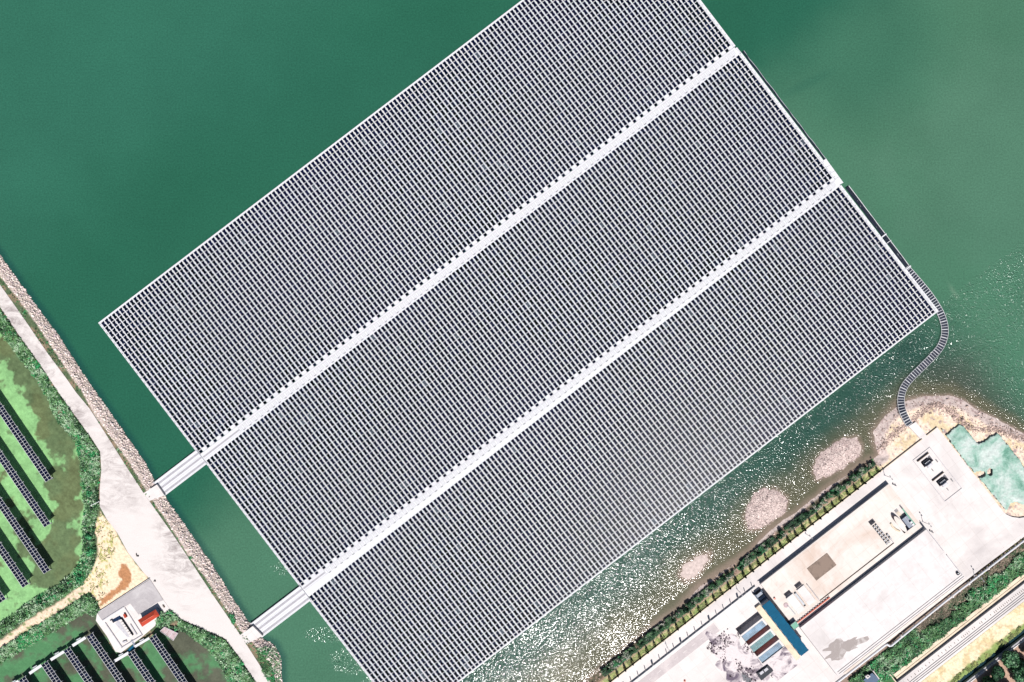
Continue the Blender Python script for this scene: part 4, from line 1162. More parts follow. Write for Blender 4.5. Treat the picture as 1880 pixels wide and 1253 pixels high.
# big trees in the corner
def tree_big(px, py, rr, h, label, seed, pal=DG):
    fol = foliage_mesh('crown', rr, h, int(900 * rr), pal, 0.34, seed, 0.7)
    plant('broadleaf_tree', fol, trunk_mesh('trunk', 0.25, h * .55, seed), P(px, py, 0.3), 0, 1.0, part='crown', label=label, cat='tree')
TG = np.array([(0.012, 0.05, 0.018), (0.03, 0.10, 0.04), (0.07, 0.18, 0.075), (0.14, 0.28, 0.14)])
tree_big(1848, 1206, 3.4, 5.0, 'dark round tree beside the canal path, closest to the railway', 50, TG)
tree_big(1826, 1232, 2.9, 4.6, 'dark tree on the canal bank next to the corner of the photo', 51, DG)
tree_big(1872, 1238, 4.6, 6.0, 'pale topped large tree in the corner of the photo', 52, np.array([(0.03, 0.10, 0.04), (0.10, 0.24, 0.11), (0.18, 0.34, 0.19)]))
tree_big(1885, 1190, 2.8, 4.5, 'tree cut by the photo edge past the canal path', 53, TG)
tree_big(1843, 1262, 3.2, 4.5, 'tree at the very bottom edge beyond the canal', 54, TG)
tree_big(1806, 1252, 3.2, 4.6, 'dark tree nearest the tiny white beam over the canal', 56, DG)
tree_big(1862, 1221, 3.6, 5.2, 'dark tree wedged between the round tree and the pale topped tree', 57, DG)
tree_big(1912, 1215, 3.6, 5.0, 'tree outside the corner clump, half out of the picture', 55, DG)
# bank bushes near the ponds that stand out
bm = [foliage_mesh('foliage', 1.3, 1.3, 420, np.array([(0.02, 0.13, 0.05), (0.03, 0.20, 0.07), (0.06, 0.26, 0.10)]), 0.17, 60 + s) for s in range(2)]
for i, (x, y, s_, lb) in enumerate(((170, 1012, 1.5, 'bright green bush between the duckweed pond and the sandy plot'), (147, 1063, 1.3, 'bright green bush at the bend of the dike track'), (166, 985, 1.2, 'green bush by the small white post near the road'),
                                  (352, 1024, 0.7, 'small bright bush on the verge halfway between the two gangways'), (430, 1138, 1.1, 'bright green bush on the verge just before the southern gangway'), (427, 1128, 0.9, 'second bright bush on the verge before the southern gangway'),
                                  (304, 1132, 1.1, 'dark leafy bush at the pump station road corner'), (165, 905, 1.1, 'green bush on the bank above the small white post'))):
    plant('bush', bm[i % 2], stem_me, P(x, y, 1.3), i, s_, label=lb, cat='bush')
mb = MB(P(172, 926, 1.5)); mb.tube([P(166, 929, 1.8), P(182, 921, 2.5)], 0.16, M['white'], 6); mb.tube([P(181, 922, 1.6), P(181, 922, 2.6)], 0.1, M['steel'], 6)
mb.build('barrier_pole', label='small white barrier pole at the pond side of the gravel road', cat='barrier')

# ------------------------------------------------------------------ works yard
def slab_holes(name, A, B, holes, z0, z1, mat, side, floor_mat=None, parent=None, origin=(0, 0, 0), **kw):
    """rectangular slab on the yard grid with real recesses. holes: (a0,a1,b0,b1,zfloor)"""
    av = sorted({A[0], A[1]} | {h[0] for h in holes} | {h[1] for h in holes}); bv = sorted({B[0], B[1]} | {h[2] for h in holes} | {h[3] for h in holes})
    mb = MB(origin)
    def XY(a, b): return QP(a, b, z1)[:2]
    for i in range(len(av) - 1):
        for j in range(len(bv) - 1):
            am, bm_ = (av[i] + av[i + 1]) / 2, (bv[j] + bv[j + 1]) / 2
            if any(h[0] < am < h[1] and h[2] < bm_ < h[3] for h in holes): continue
            q = [XY(av[i], bv[j + 1]) + (z1,), XY(av[i + 1], bv[j + 1]) + (z1,), XY(av[i + 1], bv[j]) + (z1,), XY(av[i], bv[j]) + (z1,)]
            mb.add(q, [(0, 1, 2, 3)], mat)
    c = [(A[0], B[1]), (A[1], B[1]), (A[1], B[0]), (A[0], B[0])]
    for k in range(4):
        p, q = XY(*c[k]), XY(*c[(k + 1) % 4])
        mb.add([p + (z1,), p + (z0,), q + (z0,), q + (z1,)], [(0, 1, 2, 3)], side)
    for h in holes:
        c = [(h[0], h[3]), (h[1], h[3]), (h[1], h[2]), (h[0], h[2])]
        for k in range(4):
            p, q = XY(*c[k]), XY(*c[(k + 1) % 4])
            mb.add([p + (z1,), q + (z1,), q + (h[4],), p + (h[4],)], [(0, 1, 2, 3)], side)
        mb.add([XY(*p) + (h[4],) for p in c], [(0, 1, 2, 3)], floor_mat or side)
    return mb.build(name, parent, **kw)
ZY, ZD, ZT = 1.5, 3.2, 4.7
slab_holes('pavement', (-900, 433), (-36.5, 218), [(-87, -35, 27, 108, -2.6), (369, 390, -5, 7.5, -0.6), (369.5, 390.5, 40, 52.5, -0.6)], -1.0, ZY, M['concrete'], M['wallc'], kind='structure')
flat = [(1780, 1062)] + [(1843, 939), (1849, 945), (1858, 948.5), (1872, 950), (1885, 948), (1960, 900), (2060, 860), (2060, 850), (2060, 900), (1880, 986)]
mb = MB(); mb.ppoly([(1790, 1053), (1840, 938), (1848, 945), (1858, 949.5), (1872, 951.5), (1886, 949.5), (1960, 905), (2080, 810), (2080, 832), (1880, 986)], 0.3, ZY + .004, M['concrete'])
mb.build('pavement', kind='structure')
# worn lane and sludge-stained floor by the tanks
mb = MB(); mb.qbox(-420, -112, -6, 12, ZY, ZY + .02, M['lane']); mb.build('road_lane', kind='structure')
mb = MB(); 
for k in range(11): mb.qbox(-330 + k * 20, -322 + k * 20, 2.6, 3.3, ZY + .02, ZY + .025, M['concrete'])
mb.build('road_markings', kind='structure')
mb = MB(); pts = []
for i in range(60):
    t = i / 60 * 2 * math.pi; rr = 1 + .16 * math.sin(3 * t + .6) + .11 * math.sin(7 * t + 2) + .08 * math.sin(13 * t) + .05 * math.sin(23 * t)
    pts.append(QP(min(-88.4, -120 + 40 * rr * math.cos(t)), 84 + 66 * rr * math.sin(t), ZY)[:2])
mb.prism(pts, ZY, ZY + .028, M['dirty']); mb.build('sludge_floor', kind='structure')
mb = MB(); mb.qbox(-87, -26, 109, 150, ZY, ZY + .034, M['dirty']); mb.build('sludge_floor', kind='structure')
px, py, a, b = qscatter(-150, -88, 18, 140, 1500); k = (py < 1290) & (vnoise(px, py, 26, 141, 4) > 0.52)
px, py = px[k], py[k]
o = link(bpy.data.objects.new('yard_debris', rock_mesh('yard_debris', px, py, np.full(len(px), ZY + .05), rng.gamma(1.6, 0.09, len(px)) + 0.05, np.array([0.10, 0.08, 0.09]) * rng.uniform(0.3, 2.5, (len(px), 1)))))
set_props(o, label='dark debris strewn over the stained floor beside the glazed basin', cat='debris', kind='stuff')
# promenade edge kerb
mb = MB(QP(0, -36, ZY)); mb.qbox(-500, 433, -36.5, -35.4, ZY + .002, ZY + .06, M['tanwall']); mb.build('promenade_kerb', label='long tan kerb on the waterside edge of the white promenade', cat='kerb')

# fence along the promenade
O = QP(-150, -11.5, ZY)
fence = empty('panel_fence', O, 0, label='long low grey fence with evenly spaced posts along the promenade', cat='fence')
mb = MB(O); mb.qbox(-420, -10, -11.9, -11.3, ZY + .05, ZY + 0.75, M['steel']); mb.build('fence_panel', fence)
for k in range(25):
    a = -14 - k * 16.7; big = (k % 4 == 2)
    mb = MB(O); w = 1.6 if big else 0.5
    mb.qbox(a - w, a + w, -12.4, -11.2, ZY, ZY + 2.2, M['steel']); mb.build('fence_post', fence)

# street lamps (pairs of heads) on the promenade and yard
lamp_proto = None
def make_lamp():
    root = empty('street_lamp', (0, 0, 0), 0, label='x', cat='street lamp', group='street lamps on the works yard and promenade')
    mb = MB(); mb.tube([(0, 0, 0), (0, 0, 4.6)], [0.10, 0.06], M['steel'], 8); mb.build('pole', root)
    for s_ in (-1, 1):
        mb = MB(); mb.tube([(0, 0, 4.5), (0.5 * s_, 0, 4.7)], 0.04, M['steel'], 6); mb.build('arm', root)
        mb = MB(); mb.prism([(.35 * s_, -.16), (.95 * s_, -.16), (.95 * s_, .16), (.35 * s_, .16)], 4.66, 4.78, M['seam']); mb.build('lamp_head', root)
    mb = MB(); mb.prism([(-.25, -.25), (.25, -.25), (.25, .25), (-.25, .25)], 0, 0.12, M['wallc']); mb.build('base', root)
    return root
def copy_tree(o, parent=None):
    c = o.copy(); COL.objects.link(c)
    if parent is not None: c.parent = parent
    for ch in list(o.children): copy_tree(ch, c)
    return c
LAMPS = [((1624, 873), 'promenade lamp at the top corner of the raised deck'), ((1479, 980), 'promenade lamp halfway along the raised deck wall'), ((1353, 1082), 'promenade lamp just past the deck end beside the fence'),
         ((1222, 1182), 'promenade lamp beside the fence close to the photo bottom'), ((1694, 958), 'lamp at the deck corner near the machine pit'), ((1789, 1057), 'lamp at the outer corner of the big tank roof')]
for i, ((x, y), lb) in enumerate(LAMPS):
    if i == 0: lp = make_lamp(); proto = lp
    else: lp = copy_tree(proto)
    lp.location = P(x, y, ZY if i < 4 or i == 5 else ZY); lp['label'] = lb; lp.rotation_euler = (0, 0, math.radians(-55))

# raised deck
O = QP(150, 40, ZY)
dk = empty('treatment_deck', O, 0, label='long raised pale concrete deck with pits and vents beside the promenade', cat='concrete deck')
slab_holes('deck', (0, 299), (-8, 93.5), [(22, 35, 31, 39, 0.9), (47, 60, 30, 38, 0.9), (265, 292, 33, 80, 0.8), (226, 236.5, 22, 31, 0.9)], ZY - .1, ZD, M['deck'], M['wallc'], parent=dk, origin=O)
for a0, a1, nm in ((20.5, 36, 0), (45.5, 61.5, 0)):
    mb = MB(O); mb.qbox(a0, a1, 41, 77, ZD, ZD + 0.45, M['concrete'], M['wallc']); mb.build('channel_cover', dk)
mb = MB(O); mb.qbox(84.5, 131.5, 21, 49, ZD + .002, ZD + 0.10, M['brownmat']); mb.build('brown_matting', dk)
mb = MB(O); mb.qbox(67, 240, 82, 82.7, ZD, ZD + 0.25, M['trunk']); mb.build('deck_railing', dk)
mb = MB(O); mb.qbox(239.3, 240, 70, 81.8, ZD, ZD + 0.6, M['wallc']); mb.build('side_railing', dk)
mb = MB(O); mb.qbox(66.5, 67.2, 45, 81.8, ZD, ZD + 0.7, M['wallc']); mb.build('side_railing', dk)
mb = MB(O); mb.qbox(38, 41.5, 44, 70, ZD, ZD + 0.7, M['steel'], M['wallc']); mb.qbox(38, 41.5, 70, 73, ZD, ZD + 0.3, M['dark']); mb.build('screen_conveyor', dk)
mb = MB(O)
mb.tube([QP(a, 88, ZD + .3) for a in (10, 35, 60, 85)], 0.30, M['redpipe'], 8)
for a in range(12, 85, 6): mb.qbox(a, a + 1.2, 85.5, 90.5, ZD, ZD + .35, M['white'])
mb.build('red_pipe', dk)
mb = MB(O); mb.qbox(-2, 299, -9.2, -8.1, ZD - .3, ZD + .03, M['concrete']); mb.build('coping', dk)
# small grey circular stain-like hatch, pump gear
mb = MB(O); q = QP(4, 27, ZD); mb.tube([(q[0], q[1], ZD), (q[0], q[1], ZD + .5)], 0.35, M['redpipe'], 10); mb.build('valve', dk)
mb = MB(O); q = QP(13, 50, ZD); mb.tube([(q[0], q[1], ZD), (q[0], q[1], ZD + .12)], 0.9, M['pink'], 12); mb.tube([QP(15, 52, ZD + .2), QP(16, 74, ZD + .2)], 0.15, M['steel'], 6); mb.build('drain_cover', dk)
# vents
vent_me = None
O2 = QP(242, 40, ZD)
def vent(a, b, lb):
    q = QP(a, b, ZD)
    mb = MB(q); mb.qbox(a - 1.7, a + 1.7, b - 2.1, b + 2.1, ZD, ZD + .5, M['seam'], M['dark']); mb.qbox(a - .7, a + .7, b - 1.1, b + 1.1, ZD + .5, ZD + .56, M['white'])
    o = mb.build('roof_vent', label=lb, cat='vent', group='small square vents in two files on the raised deck')
for k in range(7):
    for j in range(2):
        vent(229.0 + j * 5.0, 37.5 + k * 6.2, 'small dark square vent with white cap in the double file beside the sunken box')
for k in range(2): vent(239.5, 64 + k * 7.0, 'small dark square vent standing beside the double file of vents')
# machine pit content
O3 = QP(280, 55, 0.8)
mc = empty('screening_machine', O3, 0, label='blue grey screening machine lying in the large pit of the raised deck', cat='machine')
mb = MB(O3); mb.qbox(278, 291, 57, 79.5, 1.0, 2.9, M['machine'], M['wallblue']); mb.build('housing', mc)
mb = MB(O3); mb.qbox(284.6, 285.0, 57, 79.5, 2.9, 2.96, M['white']); mb.build('ridge_strip', mc)
mb = MB(O3); mb.qbox(289.6, 291.6, 42, 79, 2.95, 3.1, M['mint']); mb.build('cable_tray', mc)
for k in range(4):
    mb = MB(O3); mb.tube([QP(277 + k * 1.6, 41, 2.6), QP(277 + k * 1.6, 50, 2.6)], 0.1, M['tanwall'], 6); mb.build('pipe', mc)
for k in range(2):
    mb = MB(O3); mb.qbox(286, 290, 70.5 + k * 5.2, 74 + k * 5.2, 2.9, 3.7, M['white']); mb.build('control_box', mc)
mb = MB(O3)
pts = [QP(266 + 5 * math.cos(t) + 4, 62 + 18 * math.sin(t), 3.25)[:2] for t in np.linspace(0, 2 * math.pi, 20, endpoint=False)]
mb.prism([(x, y) for x, y in pts], 0.8, 3.3, M['deck'], M['pink']); mb.build('rounded_basin', mc)
mb = MB(O3); mb.tube([QP(257, 50, ZD + .15), QP(256, 58, ZD + .2), QP(258, 66, ZD + .2), QP(261, 72, ZD + .15)], 0.35, M['tanwall'], 8); mb.build('hose', mc)

# tank roof
O = QP(150, 150, ZY)
tk = empty('covered_reservoir', O, 0, label='huge flat pale concrete tank roof with grey stains next to the pipe', cat='covered tank')
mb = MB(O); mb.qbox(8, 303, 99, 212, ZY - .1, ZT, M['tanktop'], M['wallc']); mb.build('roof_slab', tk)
for k, b in enumerate((205.2, 209.4)):
    mb = MB(O); mb.qbox(12, 303, b, b + .35, ZT, ZT + .14, M['seam']); mb.build('railing', tk)
mb = MB(O); mb.qbox(302.2, 303, 99, 150, ZT + .002, ZT + .5, M['wallc']); mb.qbox(302.2, 303, 160, 205, ZT + .002, ZT + .5, M['wallc']); mb.build('parapet', tk)
mb = MB(O)
ptsx = []
for i in range(40):
    t = i / 40 * 2 * math.pi; rr = 1 + 0.28 * math.sin(3 * t + 1) + 0.18 * math.sin(7 * t) + 0.12 * math.sin(13 * t + 2)
    ptsx.append(QP(48 + 36 * rr * math.cos(t), 176 + 17 * rr * math.sin(t + .5), ZT)[:2])
mb.prism(ptsx, ZT, ZT + .012, stained('damp_stain', (0.23, 0.20, 0.19), (0.34, 0.31, 0.30), 0.35, 0.50, 0.62)); mb.build('damp_patch', tk)
mb = MB(O); mb.qbox(20, 300, 213, 217.8, ZY + .003, ZY + .12, M['deck']); mb.build('footing', tk)

# settling tanks: sunken, with three glazed covers
O = QP(-60, 65, 0)
st = empty('settling_tanks', O, 0, label='sunken basin with three blue glazed strip covers', cat='settling tank')
glz = simple('blue_glazing', (0.10, 0.16, 0.22), 0.5, 0.4, 0.5, spec=0.2)
glz2 = simple('green_glazing', (0.07, 0.16, 0.17), 0.5, 0.35, 0.5, spec=0.2)
for k, (b0, b1, m_) in enumerate(((45, 57, glz), (69.5, 81.5, glz2), (95, 107.5, glz))):
    mb = MB(O); mb.qbox(-86.8, -35.2, b0 - 3.2, b0 - .1, -2.5, 1.35, M['concrete'], M['wallc']); mb.build('dividing_wall', st)
    mb = MB(O); mb.qbox(-86.8, -39, b0, b1, -2.5, 1.1, m_, M['redpipe']); 
    for i in range(16): mb.qbox(-86 + i * 3, -85.85 + i * 3, b0, b1, 1.1, 1.13, M['steel'])
    mb.build('glazed_cover', st)
    mb = MB(O); mb.qbox(-38.9, -35.2, b0, b1, -2.5, 1.3, M['concrete'], M['wallc']); mb.build('end_wall', st)
mb = MB(O); mb.qbox(-34.5, -24, 20, 142, ZY, ZY + 1.0, M['tanwall']); mb.build('side_gallery', st)
O = QP(-14, 80, ZY)
bs_ = empty('blue_roof_hall', O, 0, label='long narrow hall with a bright blue sheet roof between deck and basin', cat='hall')
mb = MB(O); mb.qbox(-21.6, -6.4, 26, 139.5, ZY - .1, 6.2, M['wallc']); wl = mb.build('wall', bs_)
# corrugated roof, slightly pitched
mb = MB(O); n = 46
for i in range(n):
    b0 = 24.5 + i * (141 - 24.5) / n; b1 = b0 + (141 - 24.5) / n
    z_ = 6.3 + (0.015 if i % 2 else 0.0)
    jog = 0.5 if (i // 3) % 2 else 0.0
    mb.qbox(-23.2 + jog, -5.0 + jog * .8, b0, b1 - .001, 6.2, z_, M['blue'])
mb.build('roof', bs_)
O = QP(-13, 12, ZY)
fr = empty('pump_housing', O, 0, label='dark slatted steel housing butting onto the blue roof hall', cat='pump housing')
mb = MB(O); mb.qbox(-21.5, -5.5, -0.5, 24, ZY - .1, 2.6, M['wallblue'], M['dark']); mb.build('body', fr)
for k in range(3):
    mb = MB(O); mb.qbox(-19.5, -7.5, 2 + k * 7.3, 7.6 + k * 7.3, 2.6, 3.4, M['machine'], M['dark']); mb.build('hood', fr)
mb = MB(O); mb.qbox(-22.3, -21.7, -1, 24, ZY, 3.3, M['white']); mb.build('ladder_rail', fr)
mb = MB(QP(2.4, 89.5, ZY)); mb.qbox(-3, 8.5, 84.5, 95, ZY, 4.7, M['mint'], M['wallblue'])
mb.qbox(-3.3, 8.8, 84.2, 84.5, 4.55, 4.8, M['steel']); mb.qbox(-3.3, 8.8, 95, 95.3, 4.55, 4.8, M['steel'])
mb.build('green_kiosk', label='small square kiosk with a mint green roof against the blue roof hall', cat='kiosk')

# pump pits out on the yard
def pump_pit(b, lb):
    O = QP(380, b + 6, -0.6)
    root = empty('pump_unit', O, 0, label=lb, cat='pump', group='pump units in the twin square pits')
    mb = MB(O); mb.qbox(372, 384.5, b + 3, b + 7.2, -0.6, 0.6, M['dark']); mb.build('motor', root)
    mb = MB(O)
    for k in range(4): mb.qbox(374 + k * 2.9, 376 + k * 2.9, b + 7.4, b + 11.5, -0.6, 1.2, M['steel'])
    mb.build('pipe_manifold', root)
    mb = MB(O); mb.qbox(374, 385, b + 13.5, b + 17.5, ZY, ZY + .6, M['wallc']); mb.qbox(376, 383, b + 14.7, b + 16.3, ZY + .6, ZY + .63, M['white']); mb.build('access_frame', root)
    mb = MB(O); mb.qbox(366, 392, b - 4.0, b - 2.9, ZY, ZY + .7, M['trunk']); mb.build('guard_rail', root)
    mb = MB(O); mb.qbox(394, 395.4, b + 15, b + 20, ZY, ZY + .4, M['seam']); mb.build('vent_slot', root)
    mb = MB(O); mb.qbox(377.6, 378.6, b + 24, b + 28, ZY, ZY + .4, M['seam']); mb.build('lifting_post', root)
pump_pit(-5, 'pump unit in the pit of the twin pair nearer the sandy spit')
pump_pit(40, 'pump unit in the pit of the twin pair nearer the tank roof')
mb = MB(QP(380, 30, ZY))
for a0, a1, b0, b1 in ((360, 360.7, -16, 80), (399.3, 400, -16, 80), (360.7, 399.3, -16, -15.4), (360.7, 399.3, 79.4, 80)): mb.qbox(a0, a1, b0, b1, ZY, ZY + .18, M['wallc'])
mb.build('pit_kerb_frame', label='thin rectangular kerb outlining the twin pump pits', cat='kerb')
def twin_bin(x, y, lb):
    mb = MB(P(x, y, ZY))
    for d in (0, 4): mb.ppoly([(x + d, y + d * .5), (x + 1.8 + d, y + .9 + d * .5), (x + 1.1 + d, y + 2.4 + d * .5), (x - .7 + d, y + 1.5 + d * .5)], ZY, ZY + .8, M['seam'])
    mb.build('electric_box_pair', label=lb, cat='electric box', group='grey electric boxes in pairs by the lamps')
twin_bin(1641, 889, 'pair of little grey boxes beside the deck top corner'); twin_bin(1709, 975, 'pair of little grey boxes near the machine pit corner')
mb = MB(P(1783, 1052, ZT)); mb.ppoly([(1757, 1054), (1761, 1051), (1763, 1054), (1759, 1057)], ZT, ZT + .8, M['dark'])
mb.ppoly([(1758, 1053.3), (1760, 1051.9), (1761, 1053.2), (1759.2, 1054.8)], ZT + .8, ZT + .95, M['steel'])
mb.build('roof_hatch', label='small dark hatch at the outer corner of the big tank roof', cat='hatch')

# dust net
NET = [(1727, 786), (1733, 789), (1737, 799), (1746, 790), (1763, 777), (1772, 785), (1784, 799), (1796, 814), (1816, 804), (1832, 795), (1844, 808), (1855, 820), (1868, 838), (1880, 855), (1960, 960), (1950, 975), (1894, 930), (1880, 928), (1866, 923), (1855, 925), (1852, 934), (1846, 938), (1815, 900), (1785, 865), (1750, 820)]
def net():
    step = 1.6
    xs = np.arange(1720, 1965, step); ys = np.arange(770, 985, step)
    X, Y = np.meshgrid(xs, ys); px, py = X.ravel(), Y.ravel()
    d = sdf(px, py, NET) + (vnoise(px, py, 8, 91, 3) - .5) * 5
    hole = np.minimum(np.hypot((px - 1800) / 9, (py - 871) / 5), np.hypot((px - 1818) / 4, (py - 867) / 6)) < 1
    z = 1.35 + vnoise(px, py, 14, 92, 4) * 0.7 + np.where(d > -3, -0.15, 0)
    V = plan3(px, py, z)
    nx, ny = len(xs), len(ys); I = np.arange(nx * ny).reshape(ny, nx)
    F = np.stack([I[:-1, :-1], I[1:, :-1], I[1:, 1:], I[:-1, 1:]], -1).reshape(-1, 4)
    ok = ((d < 0) & ~hole)[F].all(1)
    F = F[ok]
    o = link(bpy.data.objects.new('dust_net', np_mesh('dust_net', V, F, [M['net']], smooth=True)))
    set_props(o, label='pale green dust net spread over the earth beside the works yard', cat='ground net')
    md = o.modifiers.new('thick', 'SOLIDIFY'); md.thickness = 0.05
net()

# pipe along the south side
O = QP(200, 224, 1.2)
pp = empty('white_pipeline', O, 0, label='long white pipeline with a kink below the tank roof', cat='pipeline')
mb = MB(O); mb.tube([QP(-60, 219.5, 1.6), QP(20, 219.5, 1.6), QP(60, 219.5, 1.6), QP(112, 219.8, 1.6)], 0.42, M['white'], 10); mb.build('pipe', pp)
mb = MB(O); mb.tube([QP(112, 219.8, 1.6), QP(115, 221, 1.6), QP(116.5, 226, 1.6), QP(120, 227.6, 1.6), QP(135, 227, 1.6)], 0.40, M['white'], 10); mb.build('pipe_bend', pp)
mb = MB(O); mb.tube([QP(135, 227, 1.6), QP(250, 224.6, 1.6), QP(420, 225.5, 1.6), QP(620, 227, 1.6)], 0.36, M['white'], 10); mb.build('pipe', pp)
for a in list(range(20, 110, 30)) + list(range(150, 560, 26)):
    b = 219.6 if a < 112 else 225.2
    mb = MB(O); mb.qbox(a, a + 1.2, b - 3, b + 3, 0.4, 1.35, M['wallc']); mb.build('pipe_support', pp)
for a in (143, 262, 300, 345):
    mb = MB(O); p = QP(a, 225, 1.6); q = QP(a + 3, 225, 1.6); mb.tube([p, q], 0.62, M['concrete'], 10); mb.build('flange', pp)

# railway strip : retaining wall, gap, guideway deck
O = QP(300, 278, .5)
rw = empty('retaining_wall', O, 0, label='tan retaining wall strip between the green bank and the guideway', cat='retaining wall')
mb = MB(O); mb.qbox(90, 620, 272, 278.2, .2, 1.5, M['tanwall']); mb.qbox(90, 620, 279.2, 283.8, .2, 1.5, M['tanwall']); mb.build('coping', rw)
mb = MB(O); mb.qbox(90, 620, 278.2, 279.2, .2, 1.15, M['trunk']); mb.build('drain_groove', rw)
O = QP(300, 300, .5)
gw = empty('guideway_deck', O, 0, label='pale concrete guideway with cable strips running towards the photo corner', cat='guideway')
mb = MB(O); mb.qbox(86, 620, 288.0, 313.4, .2, 2.4, M['concrete'], M['wallc'])
mb.build('deck', gw)
for b in (301.3, 305.2, 309):
    mb = MB(O); mb.qbox(86, 620, b, b + .45, 2.4, 2.55, M['seam']); mb.build('rail', gw)
mb = MB(O); g = random.Random(9); a = 92
while a < 560:
    if g.random() < .7: mb.qbox(a, a + .8, 295 , 297 + g.choice((0, 1.2)), 2.4, 2.6, M['trunk'])
    a += 4.2
mb.build('cable_clips', gw)
mb = MB(O); mb.qbox(84.5, 86, 268, 313.4, .2, 2.2, M['tanwall']); mb.build('end_wall', gw)
flat_pts = [Q(a, b) for a, b in ((40, 351), (640, 351), (640, 367), (40, 367))]
cw = simple('canal_water', (0.006, 0.02, 0.026), 0.15, 0.3, 0.3)
flat_poly('canal_water', flat_pts, -0.5, cw)
mb = MB(QP(300, 364, .5)); mb.qbox(40, 640, 365, 369.3, -1.6, 0.45, M['greyfloat']); mb.qbox(40, 640, 369.4, 371.2, -1.6, 0.7, M['concrete']); mb.build('canal_wall', label='grey canal wall with a pale coping beside the corner trees', cat='canal wall')
mb = MB(QP(200, 352, .5)); mb.qbox(145, 146.2, 343, 363, .4, 1.3, M['white']); mb.build('canal_footbridge', label='tiny white beam across the dark canal near the photo bottom', cat='footbridge')
mb = MB(P(1755, 1235, .6))
g = random.Random(4)
for i in range(13):
    x, y = Q(88 + i * 5.0, 341 + g.uniform(-.6, .6)); mb.ppoly([(x - 1.6, y - 1.1), (x + 1.0, y - 1.9), (x + 1.9, y + .6), (x - .6, y + 1.6)], .5, 1.3, M['dark'])
mb.build('scrap_row', label='row of dark scrap lying on the yellow verge by the canal', cat='scrap')
# small sunken tank building in the green corner
def zz(x, y): return 1540 + x / 10.444, 1140 + y / 10.444
O = P(1602, 1245, .6)
sb = empty('small_tank_house', O, 0, label='small dark tank house with white edges in the green strip at the photo bottom', cat='tank house')
mb = MB(O); mb.ppoly([zz(*p) for p in ((470, 1140), (640, 1000), (780, 1120), (640, 1290))], .2, 2.6, M['wallblue'], M['dark']); mb.build('roof', sb)
mb = MB(O); mb.ppoly([zz(*p) for p in ((650, 965), (665, 958), (785, 1115), (770, 1125))], .3, 2.9, M['concrete']); mb.build('parapet', sb)
mb = MB(O); mb.ppoly([zz(*p) for p in ((500, 1075), (560, 1035), (612, 1070), (550, 1120))], 2.6, 3.1, M['concrete']); mb.ppoly([zz(*p) for p in ((540, 1068), (562, 1055), (580, 1072), (556, 1086))], 3.1, 3.15, M['dark']); mb.build('hatch', sb)
# puddle of black water and small tanks at the photo bottom
pts = []
for i in range(26):
    t = i / 26 * 2 * math.pi; rr = 1 + .35 * math.sin(2 * t) + .22 * math.sin(5 * t + 1)
    pts.append((1371 + 8 * rr * math.cos(t), 1246 + 9 * rr * math.sin(t)))
mb = MB(); mb.ppoly(pts, ZY + .02, ZY + .03, simple('black_sump_water', (0.004, 0.010, 0.024), 0.2, 0.2)); mb.build('puddle', kind='structure')
O = P(1401, 1231, ZY)
mb = MB(O); mb.ppoly([(1389, 1237), (1410, 1222), (1420, 1232), (1398, 1250)], ZY + .02, ZY + .6, M['dark'])
for d in (0, 8): mb.ppoly([(1394 + d, 1236 - d * .7), (1400 + d, 1231.5 - d * .7), (1403 + d, 1235 - d * .7), (1397 + d, 1240 - d * .7)], ZY + .6, ZY + .9, M['wallc'])
mb.build('sump_grate', label='dark sump with two square grates below the glazed basin', cat='sump')
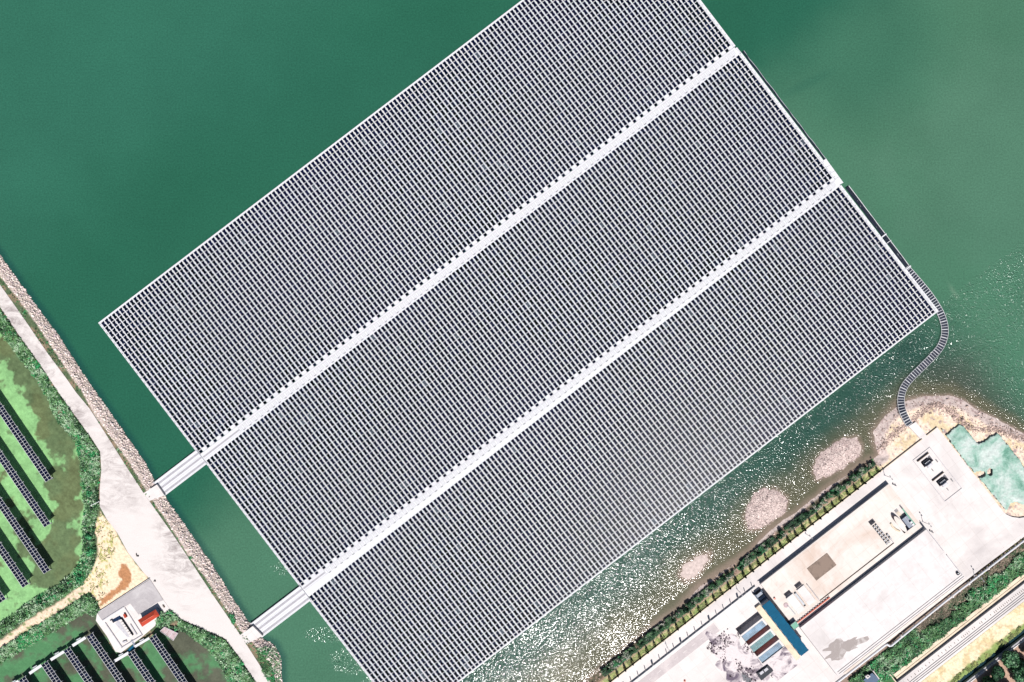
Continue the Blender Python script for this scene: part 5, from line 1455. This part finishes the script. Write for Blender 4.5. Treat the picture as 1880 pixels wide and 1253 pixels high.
# debris on the gravel and tyres by the pump station road
r = random.Random(11)
for i, (x, y, lb) in enumerate(((285, 1066, 'little dark scrap heap on the gravel by the pump station corner'), (252, 1019, 'little dark heap at the gravel edge above the sandy plot'), (300, 1112, 'dark drum beside the red roofed shed'))):
    mb = MB(P(x, y, 2.02))
    for k in range(4):
        q = P(x + r.uniform(-2.2, 2.2), y + r.uniform(-2.2, 2.2), 2.02)
        mb.tube([(q[0], q[1], 2.0), (q[0], q[1], 2.0 + r.uniform(.2, .5))], r.uniform(.12, .3), M['trunk' if k % 2 else 'dark'], 8)
    mb.build('scrap_heap', label=lb, cat='scrap', group='little dark heaps on the gravel')
# red traffic-like marker near the bottom
mb = MB(P(1257, 1249, ZY)); q = P(1257, 1250, ZY); mb.tube([(q[0], q[1], ZY), (q[0], q[1], ZY + .9)], [.35, .05], M['redpipe'], 8); mb.prism([(q[0] - .4, q[1] - .4), (q[0] + .4, q[1] - .4), (q[0] + .4, q[1] + .4), (q[0] - .4, q[1] + .4)], ZY, ZY + .06, M['redpipe'])
mb.build('red_marker_cone', label='lone red cone on the pale yard at the photo bottom', cat='cone')

# ------------------------------------------------------------------ light, sky, camera
EL = math.radians(58); AZ_DX, AZ_DY = math.sin(math.radians(15)), -math.cos(math.radians(15))   # towards the sun, plan view
sd = Vector((AZ_DX * math.cos(EL), AZ_DY * math.cos(EL), math.sin(EL)))
sun = bpy.data.lights.new('sun', 'SUN'); sun.energy = 4.4; sun.angle = math.radians(0.5); sun.color = (1.0, 0.965, 0.93)
so = bpy.data.objects.new('sun', sun); COL.objects.link(so)
so.rotation_euler = (-sd).to_track_quat('-Z', 'Y').to_euler()
w = bpy.data.worlds.new("World"); sc.world = w; w.use_nodes = True
nt = w.node_tree
sky = nt.nodes.new('ShaderNodeTexSky'); sky.sky_type = 'NISHITA'; sky.sun_disc = False
sky.sun_elevation = EL; sky.sun_rotation = math.atan2(sd.x, sd.y)
bg = nt.nodes['Background']; bg.inputs['Strength'].default_value = 0.05
nt.links.new(sky.outputs[0], bg.inputs['Color'])
cam = bpy.data.cameras.new('camera'); cam.lens = H / (1880 * S) * 36.0; cam.sensor_width = 36; cam.clip_end = 20000; cam.clip_start = 1
co = bpy.data.objects.new('camera', cam); COL.objects.link(co); co.location = (0, 0, H); co.rotation_euler = (0, 0, 0)
sc.camera = co
sc.view_settings.view_transform = 'Standard'; sc.view_settings.look = 'None'
sc.view_settings.exposure = 0.8; sc.view_settings.gamma = 1
sc.cycles.max_bounces = 4; sc.cycles.diffuse_bounces = 2; sc.cycles.glossy_bounces = 2
